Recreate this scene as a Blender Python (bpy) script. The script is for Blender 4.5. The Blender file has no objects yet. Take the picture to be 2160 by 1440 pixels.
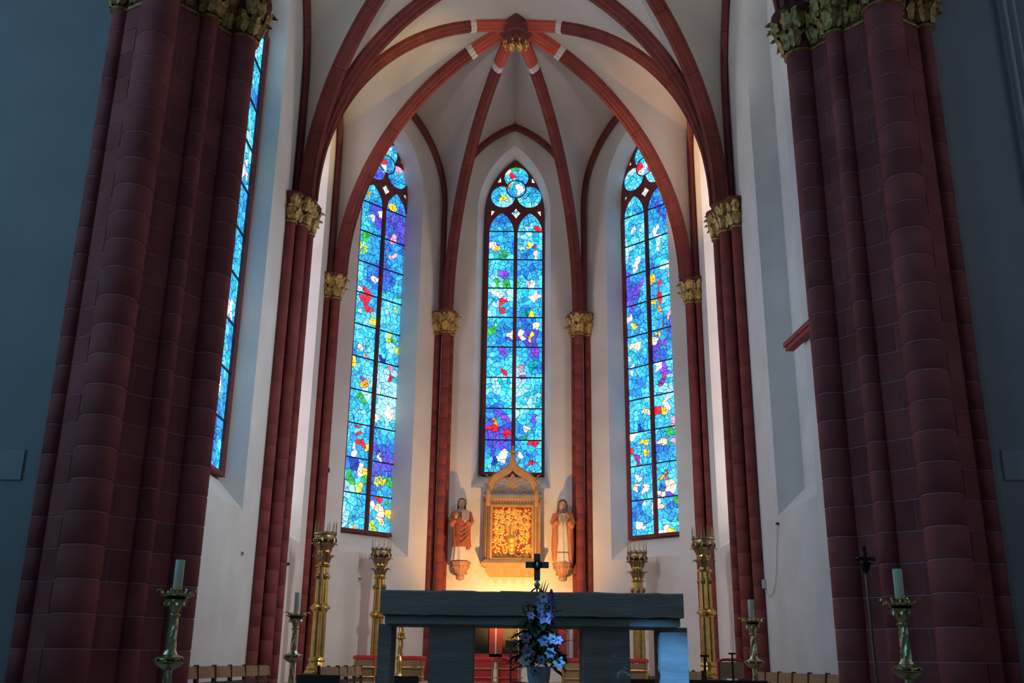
import bpy, bmesh, math, random
from mathutils import Vector, Matrix, noise
random.seed(11)
PI = math.pi
scene = bpy.context.scene
COL = scene.collection

# ------------------------------------------------------------------ camera
F_PX, PITCH, YAW, ROLL = 2081.9, 0.314155, -0.0021544, -0.0128881
CAM = Vector((0.0384, 0.0, 1.6))
FW = Vector((math.sin(YAW)*math.cos(PITCH), math.cos(YAW)*math.cos(PITCH), math.sin(PITCH)))
_r0 = Vector((math.cos(YAW), -math.sin(YAW), 0)); _u0 = _r0.cross(FW)
RT = math.cos(ROLL)*_r0 - math.sin(ROLL)*_u0
UP = math.sin(ROLL)*_r0 + math.cos(ROLL)*_u0
cam_data = bpy.data.cameras.new('camera'); cam = bpy.data.objects.new('camera', cam_data); COL.objects.link(cam)
cam_data.sensor_width = 36.0; cam_data.lens = F_PX/2160*36.0
m3 = Matrix((RT, UP, -FW)).transposed()
cam.matrix_world = Matrix.Translation(CAM) @ m3.to_4x4()
cam_data.clip_start = 0.05; cam_data.clip_end = 200
scene.camera = cam
scene.cycles.max_bounces = 5; scene.cycles.diffuse_bounces = 4; scene.cycles.glossy_bounces = 2; scene.cycles.transmission_bounces = 2; scene.cycles.adaptive_threshold = 0.03

# ------------------------------------------------------------------ world, exposure, lamps
world = bpy.data.worlds.new('world'); scene.world = world; world.use_nodes = True
world.node_tree.nodes['Background'].inputs[0].default_value = (0.35, 0.5, 0.7, 1)
world.node_tree.nodes['Background'].inputs[1].default_value = 0.03
vs = scene.view_settings
vs.view_transform = 'Standard'; vs.look = 'None'; vs.gamma = 1.0; vs.exposure = 0.0
vs.use_curve_mapping = False
GLASS = 1.35          # radiance of the daylit stained glass
SIDE_GLASS = 3.2      # paler glass of the windows in the side walls
NAVE_GLASS = 3.2

def lamp(name, kind, loc, energy, color, target=None, **kw):
    d = bpy.data.lights.new(name, kind); d.energy = energy; d.color = color
    for k, v in kw.items(): setattr(d, k, v)
    o = bpy.data.objects.new(name, d); COL.objects.link(o); o.location = loc
    if target is not None:
        o.rotation_euler = (Vector(target)-Vector(loc)).to_track_quat('-Z', 'Y').to_euler()
    return o
# floodlight behind the altar that washes the wall tabernacle from below
lamp('tabernacle_uplight', 'SPOT', (0.05, 21.0, 2.02), 520, (1.0, 0.48, 0.11), (0.05, 23.0, 4.5), spot_size=2.0, spot_blend=0.9, shadow_soft_size=0.06)
# added fill spots, unseen behind the piers, that brighten the apse walls
lamp('apse_fill', 'SPOT', (-3.95, 12.25, 8.6), 850, (1.0, 0.92, 0.84), (2.2, 21.0, 2.6), spot_size=0.95, spot_blend=1.0, shadow_soft_size=0.2)
lamp('apse_fill', 'SPOT', (4.0, 12.25, 8.6), 850, (1.0, 0.90, 0.82), (-2.2, 21.0, 2.6), spot_size=0.95, spot_blend=1.0, shadow_soft_size=0.2)
# added cool fill spots, hidden by the piers, that lift the choir walls
lamp('choir_wall_fill', 'SPOT', (-3.9, 12.35, 7.2), 360, (0.74, 0.90, 1.0), (3.9, 16.4, 5.0), spot_size=1.25, spot_blend=1.0, shadow_soft_size=0.4)
lamp('choir_wall_fill', 'SPOT', (4.0, 12.35, 7.2), 1000, (0.80, 0.93, 1.0), (-3.9, 16.2, 4.6), spot_size=1.25, spot_blend=1.0, shadow_soft_size=0.4)
lamp('choir_vault_fill', 'SPOT', (-3.95, 12.3, 9.2), 400, (1.0, 0.96, 0.88), (1.2, 15.5, 15.0), spot_size=1.9, spot_blend=1.0, shadow_soft_size=0.2)  # added pair of unseen fill spots that lift the choir vault
lamp('choir_vault_fill', 'SPOT', (4.0, 12.3, 9.2), 400, (1.0, 0.96, 0.88), (-1.2, 15.5, 15.0), spot_size=1.9, spot_blend=1.0, shadow_soft_size=0.2)
# added narrow blue spot, source invented, that lights only the altar's end block
lamp('added_blue_beam', 'SPOT', (-8.7, -2.5, 4.4), 16000, (0.12, 0.42, 1.0), (1.33, 8.0, 1.55), spot_size=0.036, spot_blend=0.3, shadow_soft_size=0.1)
# added warm spots standing in for the sun's glow on two vault cells
lamp('vault_sun_fill', 'SPOT', (3.97, 17.36, 9.5), 1500, (1.0, 0.66, 0.16), (-2.6, 18.9, 13.4), spot_size=0.66, spot_blend=1.0, shadow_soft_size=0.1)
lamp('vault_sun_fill', 'SPOT', (-3.97, 17.36, 9.5), 2700, (1.0, 0.52, 0.18), (3.2, 19.2, 12.6), spot_size=0.66, spot_blend=1.0, shadow_soft_size=0.1)

# ------------------------------------------------------------------ pixel helpers (2160 x 1440)
def ray(x, y): return FW + RT*((x-1080)/F_PX) + UP*((720-y)/F_PX)
def at(x, y, Y): d = ray(x, y); return CAM + d*(Y/d.y)
def atX(x, y, X): d = ray(x, y); return CAM + d*((X-CAM.x)/d.x)

# ------------------------------------------------------------------ materials
MATS = {}
def nodemat(name):
    m = bpy.data.materials.new(name); m.use_nodes = True; MATS[name] = m
    nt = m.node_tree; b = nt.nodes['Principled BSDF']
    return m, nt, b
def surf(name, c1, c2=None, scale=6.0, rough=0.8, metal=0.0, bump=0.0, bscale=40.0, rand=0.0, detail=6.0, spec=0.5, stretch=None, contrast=(0.3, 0.7)):
    m, nt, b = nodemat(name); L = nt.links.new
    b.inputs['Roughness'].default_value = rough; b.inputs['Metallic'].default_value = metal
    b.inputs['Specular IOR Level'].default_value = spec
    if c2 is None and not rand and not bump:
        b.inputs['Base Color'].default_value = (*c1, 1); return m
    geo = nt.nodes.new('ShaderNodeNewGeometry'); vec = geo.outputs['Position']
    if stretch:
        mp = nt.nodes.new('ShaderNodeMapping'); mp.inputs['Scale'].default_value = stretch
        L(vec, mp.inputs['Vector']); vec = mp.outputs['Vector']
    n = nt.nodes.new('ShaderNodeTexNoise'); n.inputs['Scale'].default_value = scale; n.inputs['Detail'].default_value = detail
    L(vec, n.inputs['Vector'])
    r = nt.nodes.new('ShaderNodeValToRGB'); c2 = c2 or c1
    r.color_ramp.elements[0].position = contrast[0]; r.color_ramp.elements[1].position = contrast[1]
    r.color_ramp.elements[0].color = (*c1, 1); r.color_ramp.elements[1].color = (*c2, 1)
    L(n.outputs['Fac'], r.inputs['Fac']); out = r.outputs['Color']
    if rand:
        oi = nt.nodes.new('ShaderNodeObjectInfo'); h = nt.nodes.new('ShaderNodeHueSaturation')
        mr = nt.nodes.new('ShaderNodeMapRange'); mr.inputs['To Min'].default_value = 1-rand; mr.inputs['To Max'].default_value = 1+rand
        L(oi.outputs['Random'], mr.inputs['Value']); L(mr.outputs['Result'], h.inputs['Value']); L(out, h.inputs['Color']); out = h.outputs['Color']
    L(out, b.inputs['Base Color'])
    if bump:
        n2 = nt.nodes.new('ShaderNodeTexNoise'); n2.inputs['Scale'].default_value = bscale; n2.inputs['Detail'].default_value = 4
        L(vec, n2.inputs['Vector'])
        bp = nt.nodes.new('ShaderNodeBump'); bp.inputs['Strength'].default_value = bump; bp.inputs['Distance'].default_value = 0.02
        L(n2.outputs['Fac'], bp.inputs['Height']); L(bp.outputs['Normal'], b.inputs['Normal'])
    return m
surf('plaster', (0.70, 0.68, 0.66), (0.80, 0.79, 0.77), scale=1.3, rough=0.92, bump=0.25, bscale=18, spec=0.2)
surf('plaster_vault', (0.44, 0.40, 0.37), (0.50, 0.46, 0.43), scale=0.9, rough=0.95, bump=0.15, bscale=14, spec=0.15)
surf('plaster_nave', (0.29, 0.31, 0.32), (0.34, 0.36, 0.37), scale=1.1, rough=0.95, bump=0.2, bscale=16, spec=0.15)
surf('plaster_patch', (0.35, 0.37, 0.38), (0.39, 0.41, 0.42), scale=1.1, rough=0.95)
surf('sandstone', (0.19, 0.040, 0.037), (0.27, 0.064, 0.057), scale=3.0, rough=0.8, bump=0.25, bscale=60, rand=0.07, spec=0.25)
surf('rib_stone', (0.135, 0.028, 0.026), (0.19, 0.044, 0.040), scale=3.0, rough=0.8, bump=0.25, bscale=60, rand=0.07, spec=0.25)
surf('pier_stone', (0.28, 0.072, 0.072), (0.38, 0.112, 0.108), scale=2.2, rough=0.8, bump=0.3, bscale=60, rand=0.16, spec=0.25)
surf('sandstone_dark', (0.13, 0.035, 0.04), (0.19, 0.055, 0.056), scale=3.0, rough=0.8, bump=0.2, bscale=60, rand=0.12, spec=0.25)
surf('rib_paint', (0.42, 0.06, 0.035), (0.5, 0.09, 0.05), scale=4.0, rough=0.75)
surf('rib_band', (0.55, 0.48, 0.46), (0.62, 0.56, 0.53), scale=5.0, rough=0.85)
surf('mortar', (0.55, 0.48, 0.5), (0.62, 0.55, 0.56), scale=8.0, rough=0.95)
surf('joint_red', (0.22, 0.10, 0.10), (0.28, 0.13, 0.13), scale=8.0, rough=0.95)
surf('lead', (0.012, 0.012, 0.018), rough=0.6)
surf('gold', (0.50, 0.30, 0.07), (0.78, 0.52, 0.16), scale=14.0, rough=0.36, metal=0.9, bump=0.3, bscale=50)
surf('gold_old', (0.20, 0.10, 0.02), (0.72, 0.50, 0.16), scale=18.0, rough=0.4, metal=0.45, bump=0.3, bscale=60)
surf('brass', (0.55, 0.36, 0.10), (0.78, 0.55, 0.20), scale=9.0, rough=0.24, metal=1.0)
surf('brass_dark', (0.20, 0.15, 0.09), (0.33, 0.25, 0.14), scale=22.0, rough=0.4, metal=0.9)
surf('bronze_green', (0.60, 0.56, 0.28), (0.82, 0.76, 0.46), scale=16.0, rough=0.27, metal=1.0)
surf('altar_stone', (0.30, 0.28, 0.25), (0.43, 0.40, 0.36), scale=5.0, rough=0.85, bump=0.6, bscale=26, stretch=(0.35, 1.0, 3.0), spec=0.2)
surf('tabernacle_stone', (0.48, 0.26, 0.10), (0.58, 0.34, 0.14), scale=7.0, rough=0.75, bump=0.25, bscale=50)
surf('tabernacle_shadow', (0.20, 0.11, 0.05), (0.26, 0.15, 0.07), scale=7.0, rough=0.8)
surf('slate', (0.22, 0.21, 0.22), (0.28, 0.27, 0.28), scale=5.0, rough=0.7)
surf('relief_red', (0.30, 0.05, 0.02), (0.42, 0.09, 0.03), scale=12.0, rough=0.5)
surf('relief_gold', (0.85, 0.48, 0.07), (0.98, 0.66, 0.16), scale=20.0, rough=0.35, metal=0.3)
surf('robe_red', (0.36, 0.085, 0.04), (0.46, 0.13, 0.06), scale=10.0, rough=0.7, bump=0.2)
surf('robe_orange', (0.48, 0.15, 0.05), (0.56, 0.20, 0.08), scale=10.0, rough=0.7, bump=0.2)
surf('robe_white', (0.62, 0.52, 0.40), (0.72, 0.62, 0.50), scale=9.0, rough=0.75)
surf('robe_brown', (0.20, 0.10, 0.06), (0.28, 0.15, 0.09), scale=9.0, rough=0.75)
surf('carved_flesh', (0.48, 0.28, 0.17), (0.55, 0.34, 0.21), scale=9.0, rough=0.65)
surf('carved_hair', (0.12, 0.06, 0.035), (0.18, 0.09, 0.05), scale=20.0, rough=0.7)
surf('carved_eye', (0.04, 0.025, 0.02), rough=0.5)
surf('console_stone', (0.34, 0.17, 0.10), (0.45, 0.24, 0.15), scale=9.0, rough=0.8, bump=0.3)
surf('book_grey', (0.25, 0.22, 0.20), (0.32, 0.28, 0.26), scale=9.0, rough=0.7)
surf('wax', (0.66, 0.80, 0.58), (0.72, 0.85, 0.64), scale=4.0, rough=0.5)
surf('chair_wood', (0.25, 0.16, 0.085), (0.34, 0.23, 0.13), scale=5.0, rough=0.5, rand=0.15, stretch=(1, 1, 6))
surf('dark_wood', (0.035, 0.02, 0.014), (0.055, 0.032, 0.022), scale=6.0, rough=0.5)
surf('black_metal', (0.015, 0.014, 0.014), rough=0.45, metal=0.3)
surf('red_cloth', (0.42, 0.02, 0.03), (0.52, 0.035, 0.045), scale=20.0, rough=0.85)
surf('red_stone', (0.30, 0.035, 0.035), (0.38, 0.055, 0.05), scale=6.0, rough=0.75)
surf('gate_black', (0.008, 0.007, 0.007), rough=0.4)
surf('floor_stone', (0.34, 0.29, 0.25), (0.42, 0.37, 0.32), scale=2.0, rough=0.5, rand=0.1)
surf('leaf', (0.012, 0.045, 0.02), (0.03, 0.09, 0.035), scale=14.0, rough=0.5, rand=0.3)
surf('petal_white', (0.55, 0.58, 0.68), (0.68, 0.70, 0.78), scale=14.0, rough=0.6)
surf('petal_lilac', (0.42, 0.36, 0.55), (0.52, 0.46, 0.66), scale=14.0, rough=0.6)
surf('petal_purple', (0.07, 0.02, 0.13), (0.12, 0.04, 0.2), scale=14.0, rough=0.6)
surf('petal_blue', (0.22, 0.30, 0.42), (0.30, 0.40, 0.52), scale=14.0, rough=0.6)
surf('ceramic', (0.42, 0.45, 0.52), (0.50, 0.53, 0.60), scale=4.0, rough=0.3)
surf('cross_metal', (0.15, 0.18, 0.17), (0.22, 0.25, 0.24), scale=14.0, rough=0.5, metal=0.5)
surf('silver', (0.55, 0.56, 0.56), rough=0.3, metal=0.9)
surf('white_plastic', (0.6, 0.6, 0.62), rough=0.5)
surf('pipe_grey', (0.40, 0.45, 0.47), (0.48, 0.52, 0.54), scale=4.0, rough=0.5)

def glassmat(name, strength):
    m, nt, b = nodemat(name); L = nt.links.new
    at_ = nt.nodes.new('ShaderNodeAttribute'); at_.attribute_name = 'Col'
    geo = nt.nodes.new('ShaderNodeNewGeometry')
    n = nt.nodes.new('ShaderNodeTexNoise'); n.inputs['Scale'].default_value = 9.0; n.inputs['Detail'].default_value = 6; n.inputs['Distortion'].default_value = 2.2
    L(geo.outputs['Position'], n.inputs['Vector'])
    r = nt.nodes.new('ShaderNodeValToRGB')
    r.color_ramp.elements[0].position = 0.32; r.color_ramp.elements[0].color = (0.45, 0.55, 0.85, 1)
    r.color_ramp.elements[1].position = 0.70; r.color_ramp.elements[1].color = (2.6, 1.9, 1.5, 1)
    L(n.outputs['Fac'], r.inputs['Fac'])
    mx = nt.nodes.new('ShaderNodeMix'); mx.data_type = 'RGBA'; mx.blend_type = 'MULTIPLY'; mx.inputs['Factor'].default_value = 1.0
    mx.clamp_result = False
    L(at_.outputs['Color'], mx.inputs['A']); L(r.outputs['Color'], mx.inputs['B'])
    b.inputs['Base Color'].default_value = (0.02, 0.03, 0.05, 1); b.inputs['Roughness'].default_value = 0.25
    L(mx.outputs['Result'], b.inputs['Emission Color']); b.inputs['Emission Strength'].default_value = strength
    return m
glassmat('stained_glass', GLASS); glassmat('pale_glass', SIDE_GLASS); glassmat('nave_glass', NAVE_GLASS); glassmat('nave_glass_dim', NAVE_GLASS*0.28)

# ------------------------------------------------------------------ mesh building
def wloc(o):
    v = Vector((0, 0, 0))
    while o is not None: v += Vector(o.location); o = o.parent
    return v
class MB:
    def __init__(s): s.v = []; s.f = []; s.c = []
    def add(s, vs_, fs):
        b = len(s.v); s.v += [tuple(p) for p in vs_]; s.f += [tuple(i+b for i in f) for f in fs]; return s
    def box(s, c, d, rz=0.0, taper=1.0):
        c = Vector(c); hx, hy, hz = d[0]/2, d[1]/2, d[2]/2; vs_ = []
        for z in (-1, 1):
            k = taper if z > 0 else 1.0
            for x, y in ((-1, -1), (1, -1), (1, 1), (-1, 1)):
                p = Vector((x*hx*k, y*hy*k, 0)); p.rotate(Matrix.Rotation(rz, 3, 'Z')); vs_.append(c+p+Vector((0, 0, z*hz)))
        return s.add(vs_, [(3, 2, 1, 0), (4, 5, 6, 7), (0, 1, 5, 4), (1, 2, 6, 5), (2, 3, 7, 6), (3, 0, 4, 7)])
    def obox(s, p0, p1, w, h, up=(0, 0, 1)):
        p0 = Vector(p0); p1 = Vector(p1); d = (p1-p0).normalized(); u = Vector(up)
        if abs(d.dot(u)) > 0.98: u = Vector((0, 1, 0))
        sd = d.cross(u).normalized()*w/2; uu = sd.cross(d).normalized()*h/2
        vs_ = [p0-sd-uu, p0+sd-uu, p0+sd+uu, p0-sd+uu, p1-sd-uu, p1+sd-uu, p1+sd+uu, p1-sd+uu]
        return s.add(vs_, [(0, 1, 2, 3), (7, 6, 5, 4), (0, 4, 5, 1), (1, 5, 6, 2), (2, 6, 7, 3), (3, 7, 4, 0)])
    def loft(s, rings, cap=True, closed=True):
        n = len(rings[0]); vs_ = [p for r in rings for p in r]; fs = []
        for i in range(len(rings)-1):
            for j in range(n if closed else n-1):
                k = (j+1) % n; fs.append((i*n+j, i*n+k, (i+1)*n+k, (i+1)*n+j))
        if cap and closed: fs.append(tuple(range(n-1, -1, -1))); fs.append(tuple((len(rings)-1)*n+j for j in range(n)))
        return s.add(vs_, fs)
    def lathe(s, prof, c=(0, 0, 0), n=20, flute=0, famp=0.0, twist=0.0, lean=(0, 0)):
        c = Vector(c); rings = []
        for r, z in prof:
            rr = []
            for j in range(n):
                a = 2*PI*j/n; k = r*(1+famp*math.cos(flute*a+twist*z)) if flute else r
                rr.append((c.x+k*math.cos(a), c.y+k*math.sin(a), c.z+z))
            rings.append(rr)
        return s.loft(rings)
    def tube(s, pts, r, n=8, cap=True):
        pts = [Vector(p) for p in pts]; rings = []; prev = None
        for i, p in enumerate(pts):
            d = (pts[min(i+1, len(pts)-1)]-pts[max(i-1, 0)]).normalized()
            if prev is None:
                u = Vector((0, 0, 1)) if abs(d.z) < 0.9 else Vector((1, 0, 0)); prev = d.cross(u).normalized()
            x = (prev - d*prev.dot(d)).normalized(); prev = x; y = d.cross(x)
            rr = r[i] if isinstance(r, (list, tuple)) else r
            rings.append([p+(x*math.cos(2*PI*j/n)+y*math.sin(2*PI*j/n))*rr for j in range(n)])
        return s.loft(rings, cap)
    def ball(s, c, r, n=10, m=7):
        c = Vector(c); r = r if isinstance(r, (tuple, list)) else (r, r, r); rings = []
        for i in range(m+1):
            t = PI*(0.03+0.94*i/m)
            rings.append([(c.x+r[0]*math.sin(t)*math.cos(2*PI*j/n), c.y+r[1]*math.sin(t)*math.sin(2*PI*j/n), c.z-r[2]*math.cos(t)) for j in range(n)])
        return s.loft(rings)
    def prism(s, poly, z0, z1):
        n = len(poly); return s.loft([[(x, y, z0) for x, y in poly], [(x, y, z1) for x, y in poly]])
    def mesh(s, name, mat, off=None, smooth=40):
        me = bpy.data.meshes.new(name); vs_ = s.v
        if off is not None: vs_ = [(p[0]-off.x, p[1]-off.y, p[2]-off.z) for p in s.v]
        me.from_pydata([tuple(p) for p in vs_], [], s.f); me.validate()
        if mat: me.materials.append(MATS[mat])
        if smooth:
            me.polygons.foreach_set('use_smooth', [True]*len(me.polygons)); me.set_sharp_from_angle(angle=math.radians(smooth))
        bm = bmesh.new(); bm.from_mesh(me); bmesh.ops.recalc_face_normals(bm, faces=bm.faces); bm.to_mesh(me); bm.free()
        return me
    def build(s, name, mat, parent=None, smooth=40):
        o = bpy.data.objects.new(name, s.mesh(name, mat, wloc(parent) if parent else None, smooth)); COL.objects.link(o)
        if parent: o.parent = parent
        return o
def link(name, me, parent=None, M=None):
    o = bpy.data.objects.new(name, me); COL.objects.link(o)
    if parent: o.parent = parent
    if M is not None: o.matrix_basis = M
    return o
def tag(o, label=None, cat=None, group=None, kind=None):
    if label: o['label'] = label
    if cat: o['category'] = cat
    if group: o['group'] = group
    if kind: o['kind'] = kind
    return o
def thing(name, loc, label, cat, group=None, kind=None):
    o = bpy.data.objects.new(name, None); COL.objects.link(o); o.location = loc; o.empty_display_size = 0.1
    return tag(o, label, cat, group, kind)
def part(name, mat, parent, fn, smooth=40):
    m = MB(); fn(m); return m.build(name, mat, parent, smooth)
def copy_tree(o, parent=None):
    c = o.copy(); COL.objects.link(c); c.parent = parent
    for ch in list(o.children): copy_tree(ch, c)
    return c
def plate(loops, depth, P):
    """flat plate with holes: 2-D loops (first outer, others holes), mapped through P(a, z, n) with n from -depth to 0"""
    cu = bpy.data.curves.new('tmp', 'CURVE'); cu.dimensions = '2D'; cu.fill_mode = 'BOTH'; cu.extrude = depth/2
    for lp in loops:
        sp = cu.splines.new('POLY'); sp.points.add(len(lp)-1); sp.use_cyclic_u = True
        for i, (a, z) in enumerate(lp): sp.points[i].co = (a, z, 0, 1)
    ob = bpy.data.objects.new('tmp', cu); COL.objects.link(ob)
    dg = bpy.context.evaluated_depsgraph_get(); me = bpy.data.meshes.new_from_object(ob.evaluated_get(dg))
    m = MB(); m.v = [tuple(P(v.co.x, v.co.y, v.co.z-depth/2)) for v in me.vertices]; m.f = [tuple(p.vertices) for p in me.polygons]
    bpy.data.objects.remove(ob); bpy.data.curves.remove(cu); bpy.data.meshes.remove(me)
    # weld
    key = {}; remap = []; nv = []
    for p in m.v:
        k = (round(p[0], 5), round(p[1], 5), round(p[2], 5))
        if k not in key: key[k] = len(nv); nv.append(p)
        remap.append(key[k])
    m.v = nv; m.f = [f2 for f2 in (tuple(dict.fromkeys(remap[i] for i in f)) for f in m.f) if len(f2) > 2]
    return m
def arch(hw, spring, apex, n=10, a0=0.0):
    """right foot up to apex and down to left foot of a pointed arch"""
    rise = apex-spring; R = (hw*hw+rise*rise)/(2*hw); cx = hw-R; am = math.acos(max(-1, min(1, -cx/R)))
    rt = [(cx+R*math.cos(am*i/n), spring+R*math.sin(am*i/n)) for i in range(n+1)]
    return [(a0+x, z) for x, z in rt] + [(a0-x, z) for x, z in reversed(rt[:-1])]
def lancet(hw, z0, spring, apex, n=10, a0=0.0): return [(a0-hw, z0), (a0+hw, z0)] + arch(hw, spring, apex, n, a0)
class Wall:
    def __init__(s, O, t, nin): s.O = Vector((O[0], O[1], 0)); s.t = Vector((t[0], t[1], 0)).normalized(); s.n = Vector((nin[0], nin[1], 0)).normalized()
    def P(s, a, z, n=0.0): return s.O + s.t*a + s.n*n + Vector((0, 0, z))

SIDE = {-1: 'on the narrow-window side', 1: 'on the processional-staff side'}
ORD = ['first', 'second', 'third', 'fourth', 'fifth', 'sixth']

# ================================================================== THE SETTING
CH, AP = 0.68, 1.20                 # chancel floor, apse floor
OC, AW = 18.87, 4.15                # centre of the apse octagon and its wall apothem
HL = AW*0.41421
KEY = Vector((0, OC, 15.17))        # apse keystone
KB = Vector((0, 14.2, 15.5))        # keystone of the choir bay
CAP0, CAP1 = 9.18, 9.75             # capital zone
s2 = math.sqrt(0.5)
W_C = Wall((0, OC+AW), (1, 0), (0, -1))
W_DL = Wall((-s2*AW, OC+s2*AW), (1, 1), (1, -1))
W_DR = Wall((s2*AW, OC+s2*AW), (1, -1), (-1, -1))
W_SL = Wall((-AW, OC), (0, 1), (1, 0))
W_SR = Wall((AW, OC), (0, -1), (-1, 0))
W_QL = Wall((-AW, 14.35), (0, 1), (1, 0))
W_QR = Wall((AW, 14.35), (0, -1), (-1, 0))

# ---- floors
part_floor = part('floor', 'floor_stone', None, lambda m: m.box((0, -0.6, -0.1), (18, 15.0, 0.2)))
tag(part_floor, 'worn brown stone floor of the nave before the chancel steps', 'floor', kind='structure')
steps = thing('chancel_steps', (0, 6.5, 0), 'flight of low stone steps rising from the nave to the chancel', 'steps', kind='structure')
for i in range(4):
    part('step', 'floor_stone', steps, lambda m: m.box((0, 6.55+0.18*i+0.4, 0.085+0.17*i), (10, 0.8, 0.17)))
fl2 = part('floor_chancel', 'floor_stone', None, lambda m: m.box((0, 12.4, CH-0.1), (10, 9.9, 0.2)))
tag(fl2, 'raised stone floor of the choir around the altar', 'floor', kind='structure')
fl3 = part('floor_apse', 'floor_stone', None, lambda m: m.prism([(-4.3, 17.6), (4.3, 17.6), (4.3, 20.7), (1.8, 23.2), (-1.8, 23.2), (-4.3, 20.7)], 0.5, AP))
tag(fl3, 'higher stone floor of the apse beneath the stained glass windows', 'floor', kind='structure')
st2 = thing('apse_steps', (0, 17.3, CH), 'low stone steps between the choir and the apse floor', 'steps', kind='structure')
for i in range(2):
    part('step', 'floor_stone', st2, lambda m: m.box((0, 17.0+0.3*i+0.15, CH+0.087*(i+1)), (8, 0.3, 0.174*(i+1))))

# ---- walls with splayed window openings
OPEN = dict(hw=0.93, spring=12.6, apex=14.48)
FRM = dict(hw=0.77, spring=12.72, apex=14.32)
def wall_panel(name, W, hl, z_lo, spring, apex, label, sill, fsill, depth=0.5, ohw=0.93, fhw=0.77, hole=True, a0=0.0, zfloor=0.4):
    root = thing(name, W.P(0, zfloor), label, 'wall', kind='structure')
    outer = [(-hl, zfloor), (hl, zfloor)] + arch(hl, spring, apex, 12)
    loops = [outer]
    if hole: loops.append(lancet(ohw, sill, OPEN['spring'], OPEN['apex'], 12, a0))
    plate(loops, 0.12, lambda a, z, n: W.P(a, z, n)).build('wall_face', 'plaster', root, smooth=0)
    if hole:
        A = lancet(ohw, sill, OPEN['spring'], OPEN['apex'], 12, a0); B = lancet(fhw, fsill, FRM['spring'], FRM['apex'], 12, a0)
        m = MB(); m.loft([[W.P(a, z, 0.0) for a, z in A], [W.P(a, z, -depth-0.1) for a, z in B]], cap=False)
        m.build('window_reveal', 'plaster', root, smooth=25)
    return root
wall_panel('wall_apse_end', W_C, HL, 0.4, 12.6, 15.1, 'plastered apse wall around the window above the gilded tabernacle', 5.48, 5.88)
wall_panel('wall_apse_diagonal', W_DL, HL, 0.4, 12.6, 15.1, 'slanting plastered apse wall next to the statue carrying a book', 3.8, 4.3)
wall_panel('wall_apse_diagonal', W_DR, HL, 0.4, 12.6, 15.1, 'slanting plastered apse wall next to the statue in the orange cloak', 3.8, 4.3)
SN = [-1]
wall_panel('wall_apse_side', W_SL, HL, 0.4, 12.6, 15.1, 'straight side wall of the apse with deep pale window reveal '+SIDE[SN[0]], 3.8, 4.3); SN[0] = 1
wall_panel('wall_apse_side', W_SR, HL, 0.4, 12.6, 15.1, 'straight side wall of the apse with deep pale window reveal '+SIDE[SN[0]], 3.8, 4.3); SN[0] = 1
QW = 2.82
wall_panel('wall_choir', W_QL, QW, 0.4, 11.9, 15.4, 'white plastered choir wall with a narrow stained glass window beside the pier', 3.8, 4.3, depth=0.34, ohw=1.0, fhw=0.9, a0=0.05)
wq = wall_panel('wall_choir', W_QR, QW, 0.4, 11.9, 15.4, 'white plastered choir wall with a blind window recess and a hanging cable', 3.8, 4.25, depth=0.34, ohw=1.0, fhw=0.88, a0=0.05)
plate([lancet(0.9, 4.2, FRM['spring'], FRM['apex'], 12, 0.05)], 0.08, lambda a, z, n: W_QR.P(a, z, n-0.40)).build('blind_recess', 'plaster', wq, smooth=0)

# ---- stained glass windows
CMAP = dict(R=(0.80, 0.02, 0.05), G=(0.03, 0.42, 0.07), L=(0.35, 0.80, 0.10), Y=(1.0, 0.74, 0.06), O=(0.95, 0.36, 0.03), W=(1.0, 1.0, 1.0),
            P=(1.0, 0.82, 0.55), K=(0.85, 0.33, 0.50), V=(0.17, 0.07, 0.72), U=(0.28, 0.04, 0.36), T=(0.0, 0.40, 0.42), N=(0.01, 0.05, 0.40))
BLUES = [(0.02, 0.30, 0.72), (0.03, 0.44, 0.86), (0.07, 0.60, 0.98), (0.015, 0.15, 0.62), (0.07, 0.07, 0.60), (0.24, 0.74, 1.0), (0.01, 0.42, 0.60)]
def clip(poly, p, nrm):
    out = []
    for i in range(len(poly)):
        a = poly[i]; b = poly[(i+1) % len(poly)]
        da = (a[0]-p[0])*nrm[0]+(a[1]-p[1])*nrm[1]; db = (b[0]-p[0])*nrm[0]+(b[1]-p[1])*nrm[1]
        if da <= 0: out.append(a)
        if (da < 0 < db) or (db < 0 < da):
            t = da/(da-db); out.append((a[0]+(b[0]-a[0])*t, a[1]+(b[1]-a[1])*t))
    return out
def inside(poly, q):
    s = 0
    for i in range(len(poly)):
        a = poly[i]; b = poly[(i+1) % len(poly)]
        c = (b[0]-a[0])*(q[1]-a[1])-(b[1]-a[1])*(q[0]-a[0])
        if c < -1e-9: return False
    return True
def edge_dist(poly, q):
    d = 9
    for i in range(len(poly)):
        a = poly[i]; b = poly[(i+1) % len(poly)]; ex, ey = b[0]-a[0], b[1]-a[1]; l = math.hypot(ex, ey) or 1e-6
        d = min(d, abs(ex*(q[1]-a[1])-ey*(q[0]-a[0]))/l)
    return d
def ccw(poly):
    s = sum(poly[i][0]*poly[(i+1) % len(poly)][1]-poly[(i+1) % len(poly)][0]*poly[i][1] for i in range(len(poly)))
    return poly if s > 0 else poly[::-1]
TINT = [(0.78, 0.84, 0.86)]
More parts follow.
